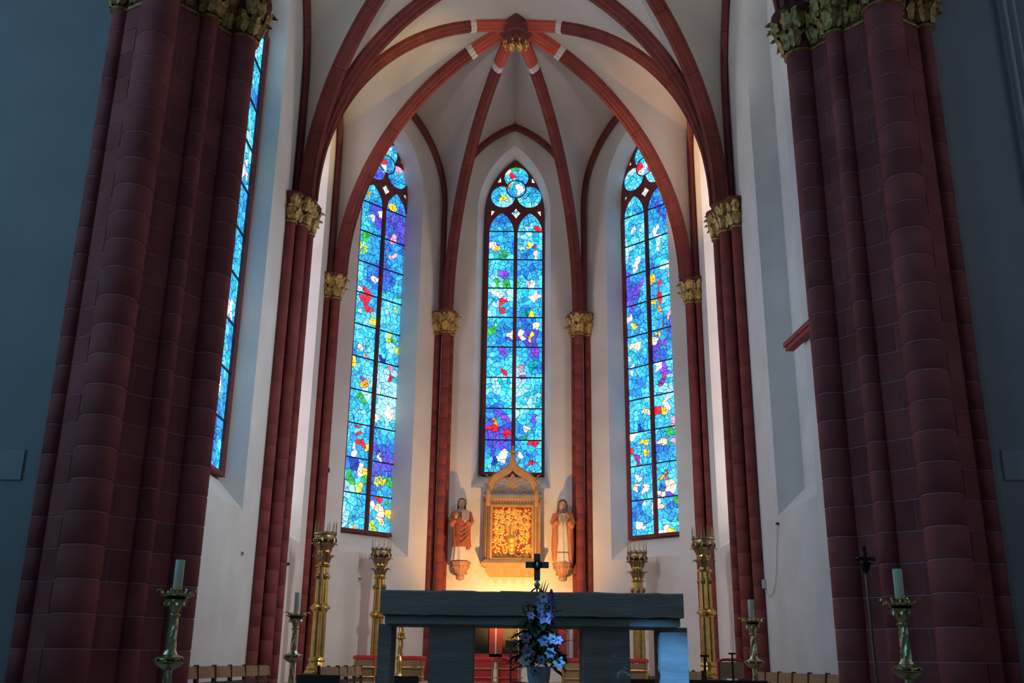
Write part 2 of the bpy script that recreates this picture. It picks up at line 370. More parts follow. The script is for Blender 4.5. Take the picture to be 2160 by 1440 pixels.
def glass_color(a, z, seed, blobs, rng, pale):
    best = None
    for (ba, bz, r, c) in blobs:
        d = math.hypot(a-ba, z-bz)
        if d < r and (best is None or d/r < best[0]): best = (d/r, c)
    if best and rng.random() < 0.93-0.25*best[0]:
        c = CMAP[best[1]]; k = rng.uniform(0.75, 1.15); return tuple(min(1.1, x*k) for x in c)
    n1 = noise.noise(Vector((a*1.1, z*0.8, seed*7.3))); n2 = noise.noise(Vector((a*2.3+9, z*1.7, seed*3.1)))
    v = n1*0.95+n2*0.55+rng.uniform(-0.16, 0.24)
    if v < -0.50: c = BLUES[4]
    elif v < -0.32: c = BLUES[3]
    elif v < -0.04: c = BLUES[0]
    elif v < 0.17: c = BLUES[1]
    elif v < 0.42: c = BLUES[2]
    elif v < 0.50: c = BLUES[6]
    else: c = BLUES[5]
    k = rng.uniform(0.8, 1.2); c = tuple(x*k for x in c)
    if pale: c = tuple(x*(1-pale)+pale*y for x, y in zip(c, TINT[0]))
    return c
def make_pane(root, W, poly, n, seed, blobs, mat, detail, pale, rng, size=0.125):
    poly = ccw(poly)
    xs = [p[0] for p in poly]; zs = [p[1] for p in poly]; x0, x1, z0, z1 = min(xs), max(xs), min(zs), max(zs)
    m = MB(); cols = []; edges = {}
    cells = []
    if detail:
        area = (x1-x0)*(z1-z0); N = max(3, int(area/(size*size))); pts = []
        for (ba, bz, r, c) in blobs:
            if inside(poly, (ba, bz)):
                pts.append((ba, bz))
                for q in range(3):
                    t = rng.uniform(0, 6.28); w = (ba+r*0.8*math.cos(t), bz+r*0.8*math.sin(t))
                    if inside(poly, w): pts.append(w)
        tries = 0
        while len(pts) < N+4 and tries < 900:
            tries += 1; bestp, bd = None, -1
            for _ in range(4):
                q = (rng.uniform(x0, x1), rng.uniform(z0, z1))
                if not inside(poly, q): continue
                d = min([math.hypot(q[0]-p[0], (q[1]-p[1])*0.8) for p in pts] or [1])
                if d > bd: bestp, bd = q, d
            if bestp and bd > size*0.3: pts.append(bestp)
        for i, p in enumerate(pts):
            c = poly
            for j, q in enumerate(pts):
                if i == j or not c: continue
                if abs(p[0]-q[0])+abs(p[1]-q[1]) > 1.3: continue
                mid = ((p[0]+q[0])/2, (p[1]+q[1])/2); c = clip(c, mid, (q[0]-p[0], q[1]-p[1]))
            if len(c) > 2: cells.append((p, c))
    else:
        cells = [((sum(xs)/len(xs), sum(zs)/len(zs)), poly)]
    def warp(q):
        d = min(1.0, edge_dist(poly, q)/0.07)
        if d < 0.05: return q
        v = Vector((q[0]*5.0, q[1]*5.0, seed*1.7))
        return (q[0]+0.07*d*noise.noise(v), q[1]+0.07*d*noise.noise(v+Vector((31, 7, 3))))
    for p, c in cells:
        pp = []
        for i in range(len(c)):
            a = c[i]; b = c[(i+1) % len(c)]; k = 3 if (detail and math.hypot(a[0]-b[0], a[1]-b[1]) > 0.05) else 1
            seg = [(a[0]+(b[0]-a[0])*t/k, a[1]+(b[1]-a[1])*t/k) for t in range(k)]
            sw = [warp(q) for q in seg] if detail else seg; pp += sw
            if detail:
                ka = (round(a[0], 4), round(a[1], 4)); kb = (round(b[0], 4), round(b[1], 4)); key = tuple(sorted((ka, kb)))
                if key not in edges and edge_dist(poly, ((a[0]+b[0])/2, (a[1]+b[1])/2)) > 0.006: edges[key] = sw + [warp(b)]
        m.add([W.P(q[0], q[1], n) for q in pp], [tuple(range(len(pp)))])
        cols.append((*glass_color(p[0], p[1], seed, blobs, rng, pale), 1.0))
    me = bpy.data.meshes.new('pane'); off = wloc(root)
    me.from_pydata([tuple(Vector(v)-off) for v in m.v], [], m.f); me.materials.append(MATS[mat])
    at_ = me.attributes.new('Col', 'FLOAT_COLOR', 'FACE')
    for i, c in enumerate(cols): at_.data[i].color = c
    o = link('pane', me, root)
    if detail and edges:
        lm = MB()
        for pts in edges.values():
            w = rng.uniform(0.0035, 0.0065)
            for q0, q1 in zip(pts[:-1], pts[1:]):
                dx, dz = q1[0]-q0[0], q1[1]-q0[1]; l = math.hypot(dx, dz) or 1e-6; ox, oz = -dz/l*w, dx/l*w
                lm.add([W.P(q0[0]+ox, q0[1]+oz, n+0.004), W.P(q0[0]-ox, q0[1]-oz, n+0.004), W.P(q1[0]-ox, q1[1]-oz, n+0.004), W.P(q1[0]+ox, q1[1]+oz, n+0.004),
                        W.P(q0[0]+ox, q0[1]+oz, n-0.002), W.P(q0[0]-ox, q0[1]-oz, n-0.002), W.P(q1[0]-ox, q1[1]-oz, n-0.002), W.P(q1[0]+ox, q1[1]+oz, n-0.002)],
                       [(0, 1, 2, 3), (0, 4, 5, 1), (3, 2, 6, 7)])
        for f_ in ((1/3, 2/3) if z1-z0 > 0.6 else ()):
            zz = z0+(z1-z0)*f_; lm.add([W.P(x0, zz-0.003, n+0.005), W.P(x1, zz-0.003, n+0.005), W.P(x1, zz+0.003, n+0.005), W.P(x0, zz+0.003, n+0.005)], [(0, 1, 2, 3)])
        for q in range(max(1, int((x1-x0)*(z1-z0)/0.07))):       # free curving cames that run across several pieces
            cx_, cz_ = rng.uniform(x0, x1), rng.uniform(z0, z1); r_ = rng.uniform(0.08, 0.3); t0 = rng.uniform(0, 6.28); pr = None
            for s_ in range(15):
                t_ = t0+s_*0.16; q_ = (cx_+r_*math.cos(t_), cz_+r_*1.3*math.sin(t_))
                ok = x0+0.015 < q_[0] < x1-0.015 and z0+0.015 < q_[1] < z1-0.015 and inside(poly, q_)
                if pr and ok:
                    dx, dz = q_[0]-pr[0], q_[1]-pr[1]; l = math.hypot(dx, dz); ox, oz = -dz/l*0.0045, dx/l*0.0045
                    lm.add([W.P(pr[0]+ox, pr[1]+oz, n+0.005), W.P(pr[0]-ox, pr[1]-oz, n+0.005), W.P(q_[0]-ox, q_[1]-oz, n+0.005), W.P(q_[0]+ox, q_[1]+oz, n+0.005)], [(0, 1, 2, 3)])
                pr = q_ if ok else None
        lead = lm.build('lead_came', 'lead', o, smooth=0)
    return o
def circle(cx, cz, r, n=28): return [(cx+r*math.cos(2*PI*i/n), cz+r*math.sin(2*PI*i/n)) for i in range(n)]
WN = [0]
def window(W, z0, rows, label, blobs=(), mat='stained_glass', detail=True, pale=0.0, depth=0.5, a0=0.0, wide=1.0, seed=1, top=12.25, group=None, kind_head=True):
    WN[0] += 1; rng = random.Random(seed*101)
    root = thing('window_%d' % WN[0], W.P(a0, z0, -depth), label, 'window', group, 'structure')
    n0 = -depth
    hw = FRM['hw']*wide; fw_ = 0.085*wide
    fr, bk = n0+0.05, n0-0.09; gl = n0-0.03
    dep = fr-bk
    # stone frame: jambs, sill, mullion
    for sgn in (-1, 1):
        part('jamb', 'sandstone_dark', root, lambda m: m.loft([[W.P(a0+sgn*hw, z, fr), W.P(a0+sgn*(hw-fw_), z, fr-0.03), W.P(a0+sgn*(hw-fw_), z, bk), W.P(a0+sgn*hw, z, bk)] for z in (z0, top)]), smooth=0)
    part('sill', 'sandstone_dark', root, lambda m: m.loft([[W.P(a0+s*hw, z0-0.02, fr+0.01), W.P(a0+s*hw, z0+0.06, fr-0.02), W.P(a0+s*hw, z0+0.06, bk), W.P(a0+s*hw, z0-0.02, bk)] for s in (-1, 1)]), smooth=0)
    part('mullion', 'sandstone_dark', root, lambda m: m.loft([[W.P(a0-0.05*wide, z, fr-0.05), W.P(a0-0.025*wide, z, fr), W.P(a0+0.025*wide, z, fr), W.P(a0+0.05*wide, z, fr-0.05), W.P(a0+0.05*wide, z, bk), W.P(a0-0.05*wide, z, bk)] for z in (z0, top)]), smooth=0)
    # tracery plate of the head
    lo = top-0.006
    gi = hw-fw_                                   # glass half width
    lc = 0.055*wide; lhw = (gi-lc)/2; la = (gi+lc)/2
    outer = [(a0-hw, lo), (a0+hw, lo)] + arch(hw, FRM['spring'], FRM['apex'], 14, a0)
    def light(s):
        return [(a0+s*la-lhw, lo+0.003), (a0+s*la+lhw, lo+0.003)] + arch(lhw, top-0.02, top+0.53, 8, a0+s*la)
    Z = lambda z: z
    C3 = [((0.0), 13.80, 0.315), (-0.345*wide, 13.24, 0.315), (0.345*wide, 13.24, 0.315), (0.0, 13.47, 0.25)]
    tre = []
    for i in range(72):
        t = 2*PI*i/72; dx, dz = math.cos(t), math.sin(t); best = 0.0
        for (cx, cz, r) in C3:
            ex, ez = cx, cz-13.45; b = ex*dx+ez*dz; disc = b*b-(ex*ex+ez*ez-r*r)
            if disc > 0: best = max(best, b+math.sqrt(disc))
        tre.append((a0+dx*best, 13.45+dz*best))
    dia = [(a0+0.13*math.cos(t)*(1 if i % 2 == 0 else 0.62), 12.76+0.15*math.sin(t)*(1 if i % 2 == 0 else 0.62)) for i, t in enumerate([k*PI/4 for k in range(8)])]
    tri = []
    for s in (-1, 1):
        tri.append([(a0+s*0.40*wide, 13.66), (a0+s*0.50*wide, 13.64), (a0+s*0.42*wide, 13.80)])
        tri.append([(a0+s*0.645*wide, 12.68), (a0+s*0.645*wide, 12.84), (a0+s*0.545*wide, 12.82)])
    plate([outer, light(-1), light(1), tre, dia]+tri, dep-0.03, lambda a, z, n: W.P(a, z, fr-0.03+n)).build('tracery', 'sandstone_dark', root, smooth=0)
    def ring(m, cx, cz, r, w, nn):
        m.loft([[W.P(a0+cx+(r+ww)*math.cos(t), cz+(r+ww)*math.sin(t), nn+dn) for ww, dn in ((-w, 0), (0, 0.02), (w, 0), (0, -0.02))] for t in [2*PI*i/36 for i in range(37)]], cap=False)
    part('tracery_ring', 'sandstone_dark', root, lambda m: ring(m, 0, 13.47, 0.25, 0.018, fr-0.05), smooth=50)
    # glass
    k = 0.012
    for cx, cz, r in C3[:3]: make_pane(root, W, circle(a0+cx, cz, r+k), gl, seed+0.37*cz, blobs, mat, detail, pale, rng, 0.12)
    make_pane(root, W, circle(a0, 13.47, 0.245), fr-0.055, seed+5.5, blobs, mat, detail, pale, rng, 0.12)
    make_pane(root, W, [(a0-0.14, 12.76), (a0, 12.60), (a0+0.14, 12.76), (a0, 12.92)], gl, seed+2.2, [(a0, 12.76, 0.3, 'W')], mat, detail, pale, rng, 0.09)
    for t in tri: make_pane(root, W, t, gl, seed+3.3, [(t[0][0], t[0][1], 0.2, 'W')], mat, False, pale, rng)
    dz = (top-z0-0.06)/rows
    for s in (-1, 1):
        make_pane(root, W, ccw([(a0+s*la-lhw-k, top), (a0+s*la+lhw+k, top)] + arch(lhw+k, top, top+0.54, 6, a0+s*la)[1:-1]), gl, seed, blobs, mat, detail, pale, rng)
        for i in range(rows):
            za = z0+0.06+dz*i
            make_pane(root, W, [(a0+s*la-lhw-k, za), (a0+s*la+lhw+k, za), (a0+s*la+lhw+k, za+dz), (a0+s*la-lhw-k, za+dz)], gl, seed, blobs, mat, detail, pale, rng)
    for i in range(1, rows+1):
        za = z0+0.06+dz*i
        part('saddle_bar', 'lead', root, lambda m: m.obox(W.P(a0-gi, za, gl+0.02), W.P(a0+gi, za, gl+0.02), 0.03, 0.026), smooth=0)
    return root
def blobs_px(W, depth, lst):
    """colour patches seen in the glass: pixel centre and radius -> wall coordinates"""
    out = []
    for x, y, r, c in lst:
        d = ray(x, y); o = W.O-W.n*depth; t = ((o-CAM).dot(W.n))/(d.dot(W.n)); p = CAM+d*t
        out.append(((p-o).dot(W.t), p.z, r*(0.0085 if c in 'RGVOU' else 0.0105), c))
    return out
bc = [(1085,357,10,'G'),(1082,372,6,'R'),(1074,362,8,'W'),(1062,413,9,'Y'),(1095,400,11,'W'),(1072,395,6,'O'),(1052,520,8,'Y'),(1062,537,9,'G'),(1042,515,8,'W'),
      (1119,518,6,'Y'),(1102,523,8,'W'),(1127,537,6,'W'),(1130,484,7,'R'),(1052,595,10,'G'),(1066,600,8,'G'),(1097,597,9,'G'),(1117,600,8,'W'),(1060,632,8,'R'),(1066,650,7,'R'),
      (1110,660,7,'T'),(1117,664,6,'Y'),(1040,697,8,'G'),(1043,680,7,'L'),(1072,706,9,'P'),(1098,703,10,'P'),(1118,711,6,'Y'),(1060,745,13,'V'),(1066,788,8,'R'),(1101,772,9,'K'),
      (1101,795,9,'U'),(1126,770,8,'T'),(1040,902,7,'R'),(1042,888,5,'O'),(1068,915,7,'R'),(1106,920,7,'G'),(1110,907,5,'P'),(1125,936,6,'R'),(1062,965,12,'W'),(1098,960,14,'W'),
      (1117,975,8,'R'),(1130,745,12,'V'),(1128,520,8,'V'),(1062,578,12,'V'),(1125,880,12,'V'),(1070,887,9,'V'),(1045,970,8,'N'),(1050,620,8,'W'),(1130,625,8,'W'),(1125,690,8,'W')]
bl = [(770,630,11,'R'),(771,610,9,'R'),(778,647,10,'R'),(788,672,10,'Y'),(800,682,7,'P'),(760,605,9,'W'),(792,585,9,'W'),(776,498,13,'G'),(760,518,9,'L'),(775,520,8,'L'),(832,508,10,'K'),(827,540,10,'K'),
      (806,455,9,'W'),(786,460,9,'W'),(832,440,8,'Y'),(780,407,9,'O'),(815,327,7,'Y'),(811,342,8,'R'),(812,355,8,'W'),(822,310,8,'W'),(842,360,8,'K'),(845,628,9,'G'),(838,655,7,'L'),(835,720,11,'G'),
      (822,712,8,'L'),(842,742,7,'L'),(823,792,9,'R'),(825,772,7,'K'),(812,757,8,'N'),(765,806,9,'O'),(763,795,7,'U'),(776,752,7,'K'),(760,737,7,'P'),(746,758,6,'Y'),(762,838,9,'G'),(759,915,9,'R'),
      (766,932,9,'R'),(758,900,7,'R'),(780,938,8,'Y'),(748,952,9,'W'),(742,1008,12,'G'),(760,1022,11,'L'),(775,1010,9,'G'),(795,1010,11,'L'),(820,1020,11,'G'),(770,998,6,'Y'),(805,1017,8,'Y'),
      (798,1068,10,'P'),(806,1098,11,'P'),(800,1048,5,'R'),(822,1062,7,'G'),(788,1112,6,'L'),(824,1090,7,'Y'),(750,1116,6,'O'),(760,990,9,'W'),(825,870,10,'W'),(790,880,8,'W'),(800,960,8,'W'),(750,980,8,'N')]
br = [(1360,355,11,'W'),(1350,350,7,'R'),(1371,350,7,'R'),(1385,482,10,'W'),(1386,520,9,'W'),(1387,500,8,'W'),(1345,545,10,'W'),(1335,482,9,'W'),(1389,600,11,'R'),(1391,625,10,'R'),(1387,652,9,'O'),
      (1379,637,7,'Y'),(1368,652,6,'O'),(1375,590,6,'Y'),(1345,600,14,'V'),(1338,622,10,'V'),(1325,676,10,'W'),(1337,687,6,'Y'),(1412,660,8,'K'),(1400,680,7,'R'),(1340,732,11,'P'),(1375,716,9,'P'),
      (1388,703,8,'Y'),(1396,720,10,'V'),(1400,780,14,'V'),(1396,802,12,'U'),(1384,770,8,'W'),(1335,780,9,'W'),(1360,870,8,'P'),(1385,868,9,'R'),(1400,865,6,'Y'),(1405,850,9,'W'),(1416,890,8,'K'),
      (1335,920,10,'W'),(1366,950,8,'Y'),(1357,934,6,'Y'),(1330,960,8,'R'),(1345,972,8,'U'),(1410,913,9,'G'),(1410,935,8,'T'),(1394,930,9,'P'),(1421,930,7,'K'),(1350,1008,11,'W'),(1362,1030,10,'W'),
      (1345,1030,8,'P'),(1412,1020,11,'P'),(1395,1042,10,'P'),(1402,996,6,'R'),(1400,1006,7,'O'),(1365,1060,10,'W'),(1376,1070,9,'P'),(1350,1100,9,'W'),(1360,1117,8,'W'),(1395,1065,9,'P'),
      (1430,1050,6,'G'),(1432,1090,7,'G'),(1418,1116,6,'Y'),(1400,1122,9,'W'),(1405,560,9,'W'),(1335,565,8,'W'),(1410,590,8,'T'),(1345,905,8,'N')]
window(W_C, 5.88, 8, 'tall blue stained glass window above the gilded wall tabernacle', blobs_px(W_C, 0.5, bc), seed=3, a0=0.05)
window(W_DL, 4.3, 10, 'tall blue stained glass window with green foliage patches over brass candelabra', blobs_px(W_DL, 0.5, bl), seed=5, a0=0.12)
window(W_DR, 4.3, 10, 'tall blue stained glass window with violet and red patches over brass candelabra', blobs_px(W_DR, 0.5, br), seed=8, a0=-0.05)
TINT[0] = (0.90, 0.86, 0.81)
window(W_SL, 4.3, 10, 'tall window in the straight apse wall '+SIDE[-1], mat='pale_glass', detail=False, pale=0.72, seed=13, group='side windows of the apse')
TINT[0] = (0.96, 0.88, 0.73)
window(W_SR, 4.3, 10, 'tall window in the straight apse wall '+SIDE[1], mat='pale_glass', detail=False, pale=0.78, seed=14, group='side windows of the apse')
TINT[0] = (0.78, 0.84, 0.86)
lb = [(W_QL.t.y*(y_-14.35)*0+0.05+(i % 3-1)*0.3+0.2, y_, 0.2, c) for i, (y_, c) in enumerate([(11.2, 'V'), (10.1, 'G'), (9.4, 'W'), (8.9, 'P'), (7.9, 'N'), (7.0, 'W'), (6.2, 'P'), (5.6, 'W')])]
window(W_QL, 4.3, 10, 'narrow slice of pale blue stained glass beside the red pier', lb, pale=0.0, depth=0.34, a0=0.05, wide=1.13, seed=21)

# ---- moulded shafts, capitals
_drum = {}
def drum(r, h, mat='sandstone'):
    k = (round(r, 3), round(h, 3), mat)
    if k not in _drum:
        m = MB(); m.lathe([(r-0.003, 0.003), (r, 0.006), (r, h-0.006), (r-0.003, h-0.003)], n=14); _drum[k] = m.mesh('stone', mat, smooth=50)
    return _drum[k]
_leaf = {}
def leafmesh(h, mat='gold_old', curl=1.0):
    k = (round(h, 3), mat, curl)
    if k not in _leaf:
        m = MB(); rows = 6; vs_ = []; fs = []
        for i in range(rows+1):
            v = i/rows; w = h*(0.10+0.20*math.sin(PI*min(1, v*1.1))**1.2)*(1.0 if v < 0.95 else 0.4)*(1.18 if i % 2 else 0.86)
            x = h*(0.04+0.42*v*v*curl); z = h*(v if v < 0.82 else 0.82-(v-0.82)*0.9)
            for j, (u, dx) in enumerate(((-1, -0.05), (-0.5, 0.03), (0, 0.09), (0.5, 0.03), (1, -0.05))): vs_.append((x+dx*h, u*w, z))
        for i in range(rows):
            for j in range(4): a = i*5+j; fs.append((a, a+1, a+6, a+5))
        n = len(vs_); back = [(x-0.03*h, y*0.9, z) for x, y, z in vs_]
        m.add(vs_+back, fs+[tuple(q+n for q in reversed(f)) for f in fs] + [(i*5, (i+1)*5, (i+1)*5+n, i*5+n) for i in range(rows)] + [((i+1)*5+4, i*5+4, i*5+4+n, (i+1)*5+4+n) for i in range(rows)] + [(rows*5+j, rows*5+j+1, rows*5+j+1+n, rows*5+j+n) for j in range(4)])
        _leaf[k] = m.mesh('leaf', mat, smooth=30)
    return _leaf[k]
def leaf(parent, p, ang, h, mat='gold_old', curl=1.0, tilt=0.0):
    off = wloc(parent)
    return link('leaf', leafmesh(h, mat, curl), parent, Matrix.Translation(Vector(p)-off) @ Matrix.Rotation(ang, 4, 'Z') @ Matrix.Rotation(tilt, 4, 'X'))
def shaft(root, x, y, r, z0, z1, h, off=0.0):
    z = z0+off
    part('mortar_core', 'joint_red', root, lambda m: m.lathe([(r-0.007, 0), (r-0.007, z1-z0)], (x, y, z0), n=12), smooth=50)
    if off > 0.05: link('stone', drum(r, off), root, Matrix.Translation(Vector((x, y, z0))-wloc(root)))
    while z < z1-0.02:
        hh = min(h, z1-z); link('stone', drum(r, hh), root, Matrix.Translation(Vector((x, y, z))-wloc(root))); z += h
def capital(root, shafts, facing, z0=CAP0, z1=CAP1, gold='gold_old', n=8, seed=0):
    rng = random.Random(seed); H = z1-z0; fx, fy = facing
    cap = part('capital', 'sandstone_dark', root, lambda m: [m.lathe([(r+0.005, 0), (r+0.02, 0.04), (r+0.012, 0.07), (r*1.05+0.01, H*0.4), (r*1.25+0.03, H*0.75), (r*1.4+0.07, H*0.9), (r*1.4+0.075, H)], (x, y, z0), n=16) for x, y, r in shafts])
    part('neck_ring', gold, cap, lambda m: [m.lathe([(r+0.008, 0.0), (r+0.03, 0.012), (r+0.03, 0.03), (r+0.008, 0.042)], (x, y, z0-0.01), n=16) for x, y, r in shafts])
    for x, y, r in shafts:
        for row in (0, 1):
            for i in range(n):
                a = 2*PI*(i+0.5*row)/n+rng.uniform(-0.12, 0.12)
                if math.cos(a)*fx+math.sin(a)*fy < -0.3: continue
                px, py = x+math.cos(a)*(r+0.01+0.03*row), y+math.sin(a)*(r+0.01+0.03*row)
                if any((px-X)**2+(py-Y)**2 < (R*0.95)**2 for X, Y, R in shafts if (X, Y) != (x, y)): continue
                leaf(cap, (px, py, z0+0.05+row*H*0.40), a, H*rng.uniform(0.44, 0.54), gold, 1.0, rng.uniform(-0.25, 0.25))
    return cap
def cluster(label, group, shafts, facing, seed, h=0.37):
    x, y = shafts[0][:2]
    root = thing('shaft_cluster', (x, y, CH), label, 'column', group, 'structure')
    for i, (sx, sy, r) in enumerate(shafts): shaft(root, sx, sy, r, CH, CAP0, h, off=[0.1, 0.25, 0.3][i % 3])
    capital(root, shafts, facing, seed=seed)
    return root
def pos(W, a, n): p = W.P(a, 0, n); return p.x, p.y
for sgn in (-1, 1):
    Wd = W_DL if sgn < 0 else W_DR
    cl = 'red shafts with gilded capital '+('between the green-patched window and the saint with the book' if sgn < 0 else 'between the violet-patched window and the saint in orange')
    c0 = (sgn*1.61, OC+3.90, 0.105); c1 = (*pos(W_C, sgn*1.52, 0.03), 0.085); c2 = (*pos(Wd, -sgn*1.55, 0.03), 0.085)
    cluster(cl, 'shafts beside the tabernacle wall', [c0, c1, c2], (-sgn*0.38, -0.92), 1 if sgn < 0 else 2)
    b0 = (sgn*3.92, OC+1.63, 0.105); b1 = (*pos(Wd, sgn*1.55, 0.03), 0.085); b2 = (*pos(W_SL if sgn < 0 else W_SR, 1.55 if sgn < 0 else -1.55, 0.03), 0.085)
    cluster('red shafts with gilded capital behind a large candelabrum '+SIDE[sgn], 'shafts behind the large candelabra', [b0, b1, b2], (-sgn*0.92, -0.38), 3 if sgn < 0 else 4)
    a0_ = (sgn*3.93, 16.72, 0.125); a1 = (sgn*3.85, 17.06, 0.092); a2 = (sgn*4.08, 16.50, 0.10)
    cluster('red triple shaft with gilded capital at the apse mouth '+SIDE[sgn], 'triple shafts at the mouth of the apse', [a0_, a1, a2], (-sgn, 0), 5 if sgn < 0 else 6)

# ---- ribs and arches
def quarter(S, K, n=48):
    S = Vector(S); K = Vector(K); d = K-S; run = math.hypot(d.x, d.y); rise = d.z; R = (run*run+rise*rise)/(2*run)
    am = math.acos(max(-1, min(1, (R-run)/R))); h = Vector((d.x/run, d.y/run, 0))
    return [S + h*(R-R*math.cos(am*i/n)) + Vector((0, 0, R*math.sin(am*i/n))) for i in range(n+1)]
PROF = [(-0.125, 0.10), (-0.125, -0.03), (-0.095, -0.06), (-0.085, -0.115), (-0.05, -0.13), (-0.04, -0.175), (0.04, -0.175), (0.05, -0.13), (0.085, -0.115), (0.095, -0.06), (0.125, -0.03), (0.125, 0.10)]
def sweep(root, path, lat, out0, prof, splits, mats, name='voussoir', gap=0.004):
    """path swept with a profile, cut into stones at the given index splits"""
    n = len(path); lat = Vector(lat).normalized(); sgn = None; rings = []
    for i in range(n):
        d = (path[min(i+1, n-1)]-path[max(i-1, 0)]).normalized(); nr = d.cross(lat).normalized()
        if sgn is None: sgn = 1 if nr.dot(Vector(out0)) > 0 else -1
        nr *= sgn; rings.append((path[i], d, nr))
    for k in range(len(splits)-1):
        i0, i1 = splits[k], splits[k+1]; rr = []
        for i in range(i0, i1+1):
            p, d, nr = rings[i]; g = gap if i == i0 else (-gap if i == i1 else 0)
            rr.append([p+d*g+lat*u+nr*v for u, v in prof])
        m = MB(); m.loft(rr); m.build(name if mats[k] != 'rib_band' else 'painted_band', mats[k], root, smooth=35)
def rib(S, K, label, group, painted=True, n=48, prof=PROF):
    path = quarter(S, K, n); root = thing('vault_rib', S, label, 'rib', group, 'structure')
    h = Vector((K[0]-S[0], K[1]-S[1], 0)).normalized(); lat = Vector((-h.y, h.x, 0))
    if painted: sp = [0, 8, 16, 24, 32, 40, 41, 48]; mt = ['rib_stone']*5+['rib_band', 'rib_paint']
    else: sp = [0, 8, 16, 24, 32, 40, 48]; mt = ['rib_stone']*6
    sweep(root, path, lat, -h, prof, sp, mt)
    return path
SP = {}
for sgn, nm in ((-1, 'L'), (1, 'R')):
    SP['C'+nm] = Vector((sgn*1.58, OC+3.83, CAP1)); SP['B'+nm] = Vector((sgn*3.86, OC+1.60, CAP1)); SP['A'+nm] = Vector((sgn*3.86, 16.76, CAP1)); SP['D'+nm] = Vector((sgn*3.86, 16.66, CAP1)); SP['P'+nm] = Vector((sgn*3.9, 11.75, CAP1))
RIB = {}
for k in ('CL', 'CR'): RIB[k] = rib(SP[k], KEY, 'red vault rib rising beside the tabernacle wall '+SIDE[-1 if k[1] == 'L' else 1], 'inner apse ribs')
for k in ('BL', 'BR'): RIB[k] = rib(SP[k], KEY, 'red vault rib rising behind a large candelabrum '+SIDE[-1 if k[1] == 'L' else 1], 'middle apse ribs')
for k in ('AL', 'AR'): RIB[k] = rib(SP[k], KEY, 'red vault rib from triple shaft to apse keystone '+SIDE[-1 if k[1] == 'L' else 1], 'outer apse ribs')
for k in ('DL', 'DR'): RIB[k] = rib(SP[k], KB, 'diagonal choir rib rising from the triple shaft '+SIDE[-1 if k[1] == 'L' else 1], 'diagonal choir ribs')
for k in ('PL', 'PR'): RIB[k] = rib(SP[k], KB, 'diagonal choir rib rising behind the pier '+SIDE[-1 if k[1] == 'L' else 1], 'diagonal choir ribs by the piers')
def tarch(y, zap, label, prof, hx=3.86, x0=0.0, z0=CAP1, name='transverse_arch', n=40):
    L = quarter((x0-hx, y, z0), (x0, y, zap), n); R = quarter((x0+hx, y, z0), (x0, y, zap), n); root = thing(name, (x0, y, z0), label, 'arch', kind='structure')
    sp = [0, 8, 16, 24, 32, 40]
    sweep(root, L, (0, 1, 0), (-1, 0, 0), prof, sp, ['rib_stone']*5); sweep(root, R, (0, 1, 0), (1, 0, 0), prof, sp, ['rib_stone']*5)
    return L, R
TP = [(u*1.25, v*1.15) for u, v in PROF]
T1L, T1R = tarch(16.71, 15.32, 'broad red transverse arch dividing the choir vault from the apse vault', TP)
T2L, T2R = tarch(11.75, 15.45, 'red transverse arch of the choir vault behind the chancel arch', TP, hx=3.9)
# formerets (wall ribs)
FP = [(-0.07, 0.05), (-0.07, -0.05), (-0.03, -0.10), (0.03, -0.10), (0.07, -0.05), (0.07, 0.05)]
def formeret(W, hw, spring, apex, label, group, n0=0.07):
    root = thing('wall_rib', W.P(0, spring, n0), label, 'rib', group, 'structure')
    for s in (-1, 1):
        pth = [W.P(s*hw, CAP1+(spring-CAP1)*i/8, n0) for i in range(8)] + [W.P(a, z, n0) for a, z in ([(s*abs(a), z) for a, z in arch(hw, spring, apex, 24)[:25]])]
        sweep(root, pth, W.n, W.t*s, FP, [0, 8, 16, 24, 32], ['sandstone_dark']*4)
def fpath(W, hw, spring, apex, s, n0=0.0):
    return [W.P(s*hw, CAP1+(spring-CAP1)*i/12, n0) for i in range(12)] + [W.P(s*abs(a), z, n0) for a, z in arch(hw, spring, apex, 24)[:25]]
FA = (1.62, 12.6, 15.0)
formeret(W_C, *FA, 'dark red pointed wall rib around the window above the tabernacle', None)
formeret(W_DL, *FA, 'dark red pointed wall rib around the green-patched window', 'wall ribs of the slanting walls')
formeret(W_DR, *FA, 'dark red pointed wall rib around the violet-patched window', 'wall ribs of the slanting walls')
formeret(W_SL, *FA, 'dark red wall rib along the straight apse wall '+SIDE[-1], 'wall ribs of the straight apse walls')
formeret(W_SR, *FA, 'dark red wall rib along the straight apse wall '+SIDE[1], 'wall ribs of the straight apse walls')
FQ = (2.45, 11.9, 15.35)
formeret(W_QL, *FQ, 'dark red wall rib of the choir bay '+SIDE[-1], 'wall ribs of the choir bay')
formeret(W_QR, *FQ, 'dark red wall rib of the choir bay '+SIDE[1], 'wall ribs of the choir bay')
